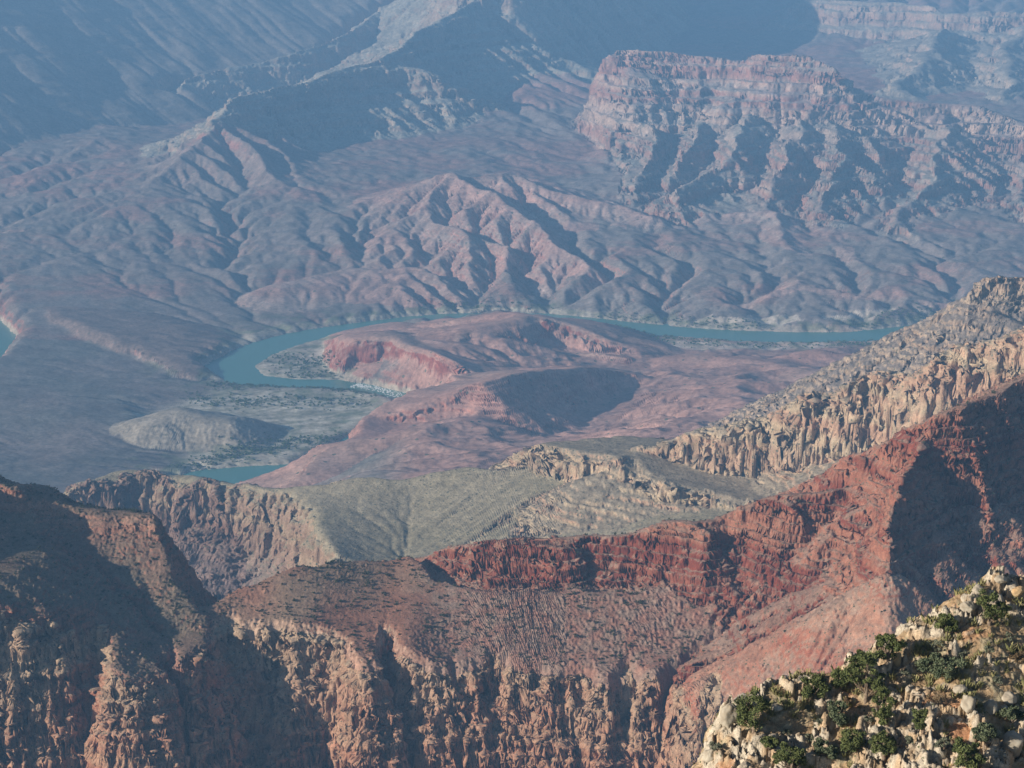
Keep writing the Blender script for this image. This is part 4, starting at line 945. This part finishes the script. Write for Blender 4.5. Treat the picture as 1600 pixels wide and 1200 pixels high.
BOU = [(1509, 938, 18, 20, 'rounded white boulder on the skyline at the left end of the top outcrop', 0), (1528, 924, 20, 18, 'pale boulder on the skyline second from the left in the top outcrop', 0),
       (1564, 914, 24, 16, 'pale boulder on the skyline at the very top of the near hillside', 0), (1512, 960, 26, 24, 'large white boulder under the left end of the top outcrop', 0), (1590, 930, 22, 20, 'ochre boulder at the right end of the top skyline', 1),
       (1492, 975, 18, 16, 'white boulder left of the low skyline juniper below the top outcrop', 0),
       (1140, 1130, 34, 50, 'large pale block at the left tip of the hillside beside the broad juniper', 0), (1160, 1096, 34, 20, 'pale slab on the skyline above the broad juniper', 0), (1110, 1186, 26, 26, 'pale block at the bottom left tip of the hillside', 0),
       (1402, 1042, 14, 32, 'upright ochre rock standing behind the skyline junipers', 1), (1388, 1014, 20, 14, 'small pale boulder on the skyline above the upright ochre rock', 0),
       (1418, 1086, 9, 13, 'small bright white stone lying on the tan slope', 0), (1405, 1104, 6, 8, 'tiny white stone just below the bright white one', 0),
       (1512, 1120, 32, 36, 'large pale outcrop block on the lower right slope', 0), (1548, 1110, 30, 30, 'grey boulder right of the large pale outcrop block', 0), (1578, 1100, 30, 26, 'pale boulder at the right edge above the low spreading juniper', 0),
       (1580, 1170, 44, 46, 'big grey-tan boulder in the bottom right corner', 0), (1500, 1082, 24, 18, 'flat pale boulder above the large pale outcrop block', 0), (1212, 1110, 26, 12, 'flat pale slab right of the broad juniper', 0)]
for i, (a, b, c_, d_, lab, mm) in enumerate(BOU): boulder(a, b, c_, d_, lab, 500 + i, M_ochre if mm else M_pale)
def hillside_grass():
    rng = np.random.RandomState(77); vs, fs = [], []; b = 0
    T = []
    for i in range(5):
        n = 26; a = rng.rand(n) * 6.28; r = rng.rand(n) * .22; h = .16 + .22 * rng.rand(n)
        base_ = np.stack([np.cos(a) * r, np.sin(a) * r, np.zeros(n) - .05], 1); tip = base_ + np.stack([np.cos(a) * .14, np.sin(a) * .14, h], 1)
        sd_ = np.stack([-np.sin(a), np.cos(a), np.zeros(n)], 1) * .035
        T.append(np.stack([base_ - sd_, base_ + sd_, tip + sd_ * .5, tip - sd_ * .5], 1).reshape(-1, 3))
    N = 5200; d = 112 + 50 * rng.rand(N); u_ = 0.07 + 0.24 * rng.rand(N); x = u_ * d; z, m, out = fg_height(x, d)
    for i in range(N):
        if m[i] > .5 or rng.rand() > .4 + n2(np.array([x[i] / 4]), np.array([d[i] / 4]), 140)[0]: continue
        v = T[i % 5] * (0.7 + 1.1 * rng.rand()); vs.append(v + [x[i], d[i], z[i]]); n = len(v) // 4
        fs.append(np.arange(n * 4).reshape(n, 4) + b); b += n * 4
    link_mesh('hillside_grass', np.concatenate(vs), np.concatenate(fs), mat_plain('dry_green_grass', (.16, .17, .07), (.30, .27, .13), .8), smooth_=False, kind='stuff')
hillside_grass()
log('hillside')

# ------------------------------------------------------------------ the river
def river_mesh():
    m = bpy.data.materials.new('river_water'); m.use_nodes = True
    b = m.node_tree.nodes['Principled BSDF']
    b.inputs['Base Color'].default_value = (.09, .26, .21, 1); b.inputs['Roughness'].default_value = 0.25
    nz = m.node_tree.nodes.new('ShaderNodeTexNoise'); nz.inputs['Scale'].default_value = 0.15
    g = m.node_tree.nodes.new('ShaderNodeNewGeometry'); m.node_tree.links.new(g.outputs['Position'], nz.inputs['Vector'])
    bu = m.node_tree.nodes.new('ShaderNodeBump'); bu.inputs['Distance'].default_value = 0.5; bu.inputs['Strength'].default_value = 0.5
    m.node_tree.links.new(nz.outputs[0], bu.inputs['Height']); m.node_tree.links.new(bu.outputs[0], b.inputs['Normal'])
    x = np.linspace(-3200, 2600, 120); y = np.linspace(3700, 7000, 80)
    XX, YY = np.meshgrid(x, y); V = np.arange(XX.size).reshape(XX.shape)
    f = np.stack([V[:-1, :-1], V[:-1, 1:], V[1:, 1:], V[1:, :-1]], -1).reshape(-1, 4)
    co = np.stack([XX.ravel(), YY.ravel(), 0 * XX.ravel()], -1)
    # keep only the cells over the channel
    c = co[f].mean(1); k = np.minimum(linedist(c[:, 0].astype(f32), c[:, 1].astype(f32), RIVER), linedist(c[:, 0].astype(f32), c[:, 1].astype(f32), RIVER2)) < 130
    f = f[k]; used, inv = np.unique(f, return_inverse=True)
    return link_mesh('river', co[used], inv.reshape(-1, 4), m, kind='structure')
river_mesh()

# ------------------------------------------------------------------ white water over the rapid
def whitewater():
    rng = np.random.RandomState(3); vs, fs = [], []; b = 0
    line = np.array([W(555, 601, z=0)[:2], W(585, 606, z=0)[:2], W(612, 613, z=0)[:2], W(632, 622, z=0)[:2]])
    for i in range(300):
        t = rng.rand() ** 1.4 * 2.9; k = int(t); p = line[k] + (line[k + 1] - line[k]) * (t - k)
        dv = line[k + 1] - line[k]; dv /= np.linalg.norm(dv); nv = np.array([-dv[1], dv[0]])
        p = p + nv * rng.normal() * 13
        L, Wd_, H_ = rng.uniform(1.5, 5), rng.uniform(.6, 1.8), rng.uniform(.4, 1.2)
        a = np.linspace(0, 2 * np.pi, 9)[:-1]
        ring = [(p + dv * L * math.cos(q) * (1 + .3 * rng.rand()) + nv * Wd_ * math.sin(q)) for q in a]
        vs += [(r[0], r[1], -0.2) for r in ring] + [(p[0] + (r[0] - p[0]) * .5, p[1] + (r[1] - p[1]) * .5, H_ * (.7 + .4 * rng.rand())) for r in ring]
        for j in range(8): fs.append((b + j, b + (j + 1) % 8, b + 8 + (j + 1) % 8, b + 8 + j))
        for j in range(3): fs.append((b + 8 + j, b + 9 + j, b + 14 - j, b + 15 - j))
        b += 16
    o = link_mesh('whitewater', np.array(vs), np.array(fs), mat_plain('foam', (.55, .6, .58), (.8, .82, .8), .3), kind='stuff')
whitewater()

# ------------------------------------------------------------------ thickets on the river flats
def thicket():
    rng = np.random.RandomState(21)
    T = [crown_arrays(np.random.RandomState(700 + i), 1.0, .7, 8, 10, 0.13, 0.0)[:2] for i in range(4)]
    lines = [([(330, 606), (420, 603), (520, 606), (590, 618)], 26, 420), ([(430, 588), (500, 590), (530, 580)], 30, 160), ([(440, 556), (470, 572), (520, 566)], 40, 200),
             ([(300, 625), (380, 632), (470, 628), (560, 632)], 40, 330), ([(370, 716), (440, 697), (510, 692), (560, 682)], 28, 330), ([(290, 735), (340, 722), (380, 708)], 24, 150),
             ([(960, 520), (1060, 534), (1180, 542), (1330, 540), (1430, 532)], 30, 420), ([(930, 494), (1080, 508), (1200, 515)], 22, 180), ([(1330, 512), (1400, 503), (1480, 494)], 26, 160), ([(640, 484), (760, 484), (860, 486)], 22, 120)]
    vs, fs = [], []; b = 0
    for pts, wd, n in lines:
        P = np.array([W(a, c, z=3)[:2] for a, c in pts]); seg = np.linalg.norm(np.diff(P, axis=0), axis=1); cum = np.concatenate([[0], np.cumsum(seg)])
        t = rng.rand(n) * cum[-1]; x = np.interp(t, cum, P[:, 0]) + rng.normal(size=n) * wd; y = np.interp(t, cum, P[:, 1]) + rng.normal(size=n) * wd
        _, _, z = surf(x / y, np.log(y)); rd = np.minimum(linedist(x.astype(f32), y.astype(f32), RIVER), 1e9)
        for i in range(n):
            if rd[i] < 3 or z[i] > 40 or z[i] < 0.5: continue
            v, f = T[i % 4]; v = v * (3.5 + 7 * rng.rand()); vs.append(v + [x[i], y[i], z[i] - .4]); fs.append(f + b); b += len(v)
    link_mesh('riverside_thicket', np.concatenate(vs), np.concatenate(fs), mat_plain('thicket_leaves', (.07, .11, .04), (.14, .19, .08), .02), smooth_=False, kind='stuff')
thicket()

# ------------------------------------------------------------------ scrub on the red slopes
def scrub():
    rng = np.random.RandomState(11)
    def clump(seed, n):
        v, f, _ = crown_arrays(np.random.RandomState(seed), 1.0, 0.8, n, 16, 0.085, 0.0); return v.astype(f32), f
    V = [clump(600 + i, 14) for i in range(6)]
    W_ = np.zeros(X.shape)
    for nm, q in (('shrub_bench', 2.2), ('left_block', 2.0), ('limestone_cliff', .5), ('red_ridge', .35), ('talus_fan', .25)): W_[LI == NAMES.index(nm)] = q
    n_p = n2(X / 40, Y / 40, 131)
    ok = (Y < 2100) & (NZ > 0.72) & (Z > 735) & (X > -Y * .31) & (X < Y * .31)
    ang = (CAM_Z - Z) / Y; ok &= ang < np.minimum.accumulate(ang, axis=0) + 0.001
    W_ = np.where(ok, W_ * np.clip(0.7 + n_p, 0.1, 2), 0)
    area = np.abs(np.gradient(X, axis=1) * np.gradient(Y, axis=0)); W_ = (W_ * area).ravel(); W_ /= W_.sum()
    pick = rng.choice(W_.size, 2600, replace=False, p=W_)
    size = 1.4 + 2.8 * rng.rand(len(pick)) ** 2.5
    app = size / Y.ravel()[pick]; order = np.argsort(-app); pick, size = pick[order], size[order]
    P = CO[pick]
    meshes = []
    for i, (v, f) in enumerate(V):
        o = link_mesh('slope_shrub', v, f, M_scrub, smooth_=False); meshes.append(o)
    first = True
    for i in range(300):
        src = meshes[i % 6]; o = src if i < 6 else src.copy()
        if i >= 6: COL.objects.link(o)
        o.location = (P[i, 0], P[i, 1], P[i, 2] - .15); o.scale = (size[i],) * 3; o.rotation_euler = (0, 0, rng.rand() * 6.28)
        o['label'] = 'small dark shrub dotted on the red and grey slopes above the lower cliffs'; o['category'] = 'shrub'; o['group'] = 'small dark shrubs dotted over the red and grey slopes'
    vs, fs = [], []; b = 0
    for i in range(300, len(pick)):
        v, f = V[i % 6]; v = v * size[i]; a = rng.rand() * 6.28; c_, s_ = math.cos(a), math.sin(a)
        vs.append(np.stack([v[:, 0] * c_ - v[:, 1] * s_, v[:, 0] * s_ + v[:, 1] * c_, v[:, 2]], 1) + P[i] - [0, 0, .15]); fs.append(f + b); b += len(v)
    link_mesh('slope_scrub', np.concatenate(vs), np.concatenate(fs), M_scrub, smooth_=False, kind='stuff')
scrub()

# ------------------------------------------------------------------ haze
def haze():
    m = bpy.data.materials.new('haze_air'); m.use_nodes = True
    n = m.node_tree.nodes; n.clear()
    o = n.new('ShaderNodeOutputMaterial'); v = n.new('ShaderNodeVolumePrincipled')
    v.inputs['Color'].default_value = (0.27, 0.57, 1.0, 1); v.inputs['Density'].default_value = HAZE_DENSITY
    v.inputs['Anisotropy'].default_value = 0.0
    m.node_tree.links.new(v.outputs[0], o.inputs['Volume'])
    x0, x1, y0, y1, z0, z1 = -7500, 7500, -600, 17500, -8, 1700
    co = np.array([(x, y, z) for z in (z0, z1) for y in (y0, y1) for x in (x0, x1)], f32)
    f = np.array([(0, 2, 3, 1), (4, 5, 7, 6), (0, 1, 5, 4), (2, 6, 7, 3), (0, 4, 6, 2), (1, 3, 7, 5)])
    link_mesh('haze', co, f, m, smooth_=False, kind='stuff')
haze()
log('done')
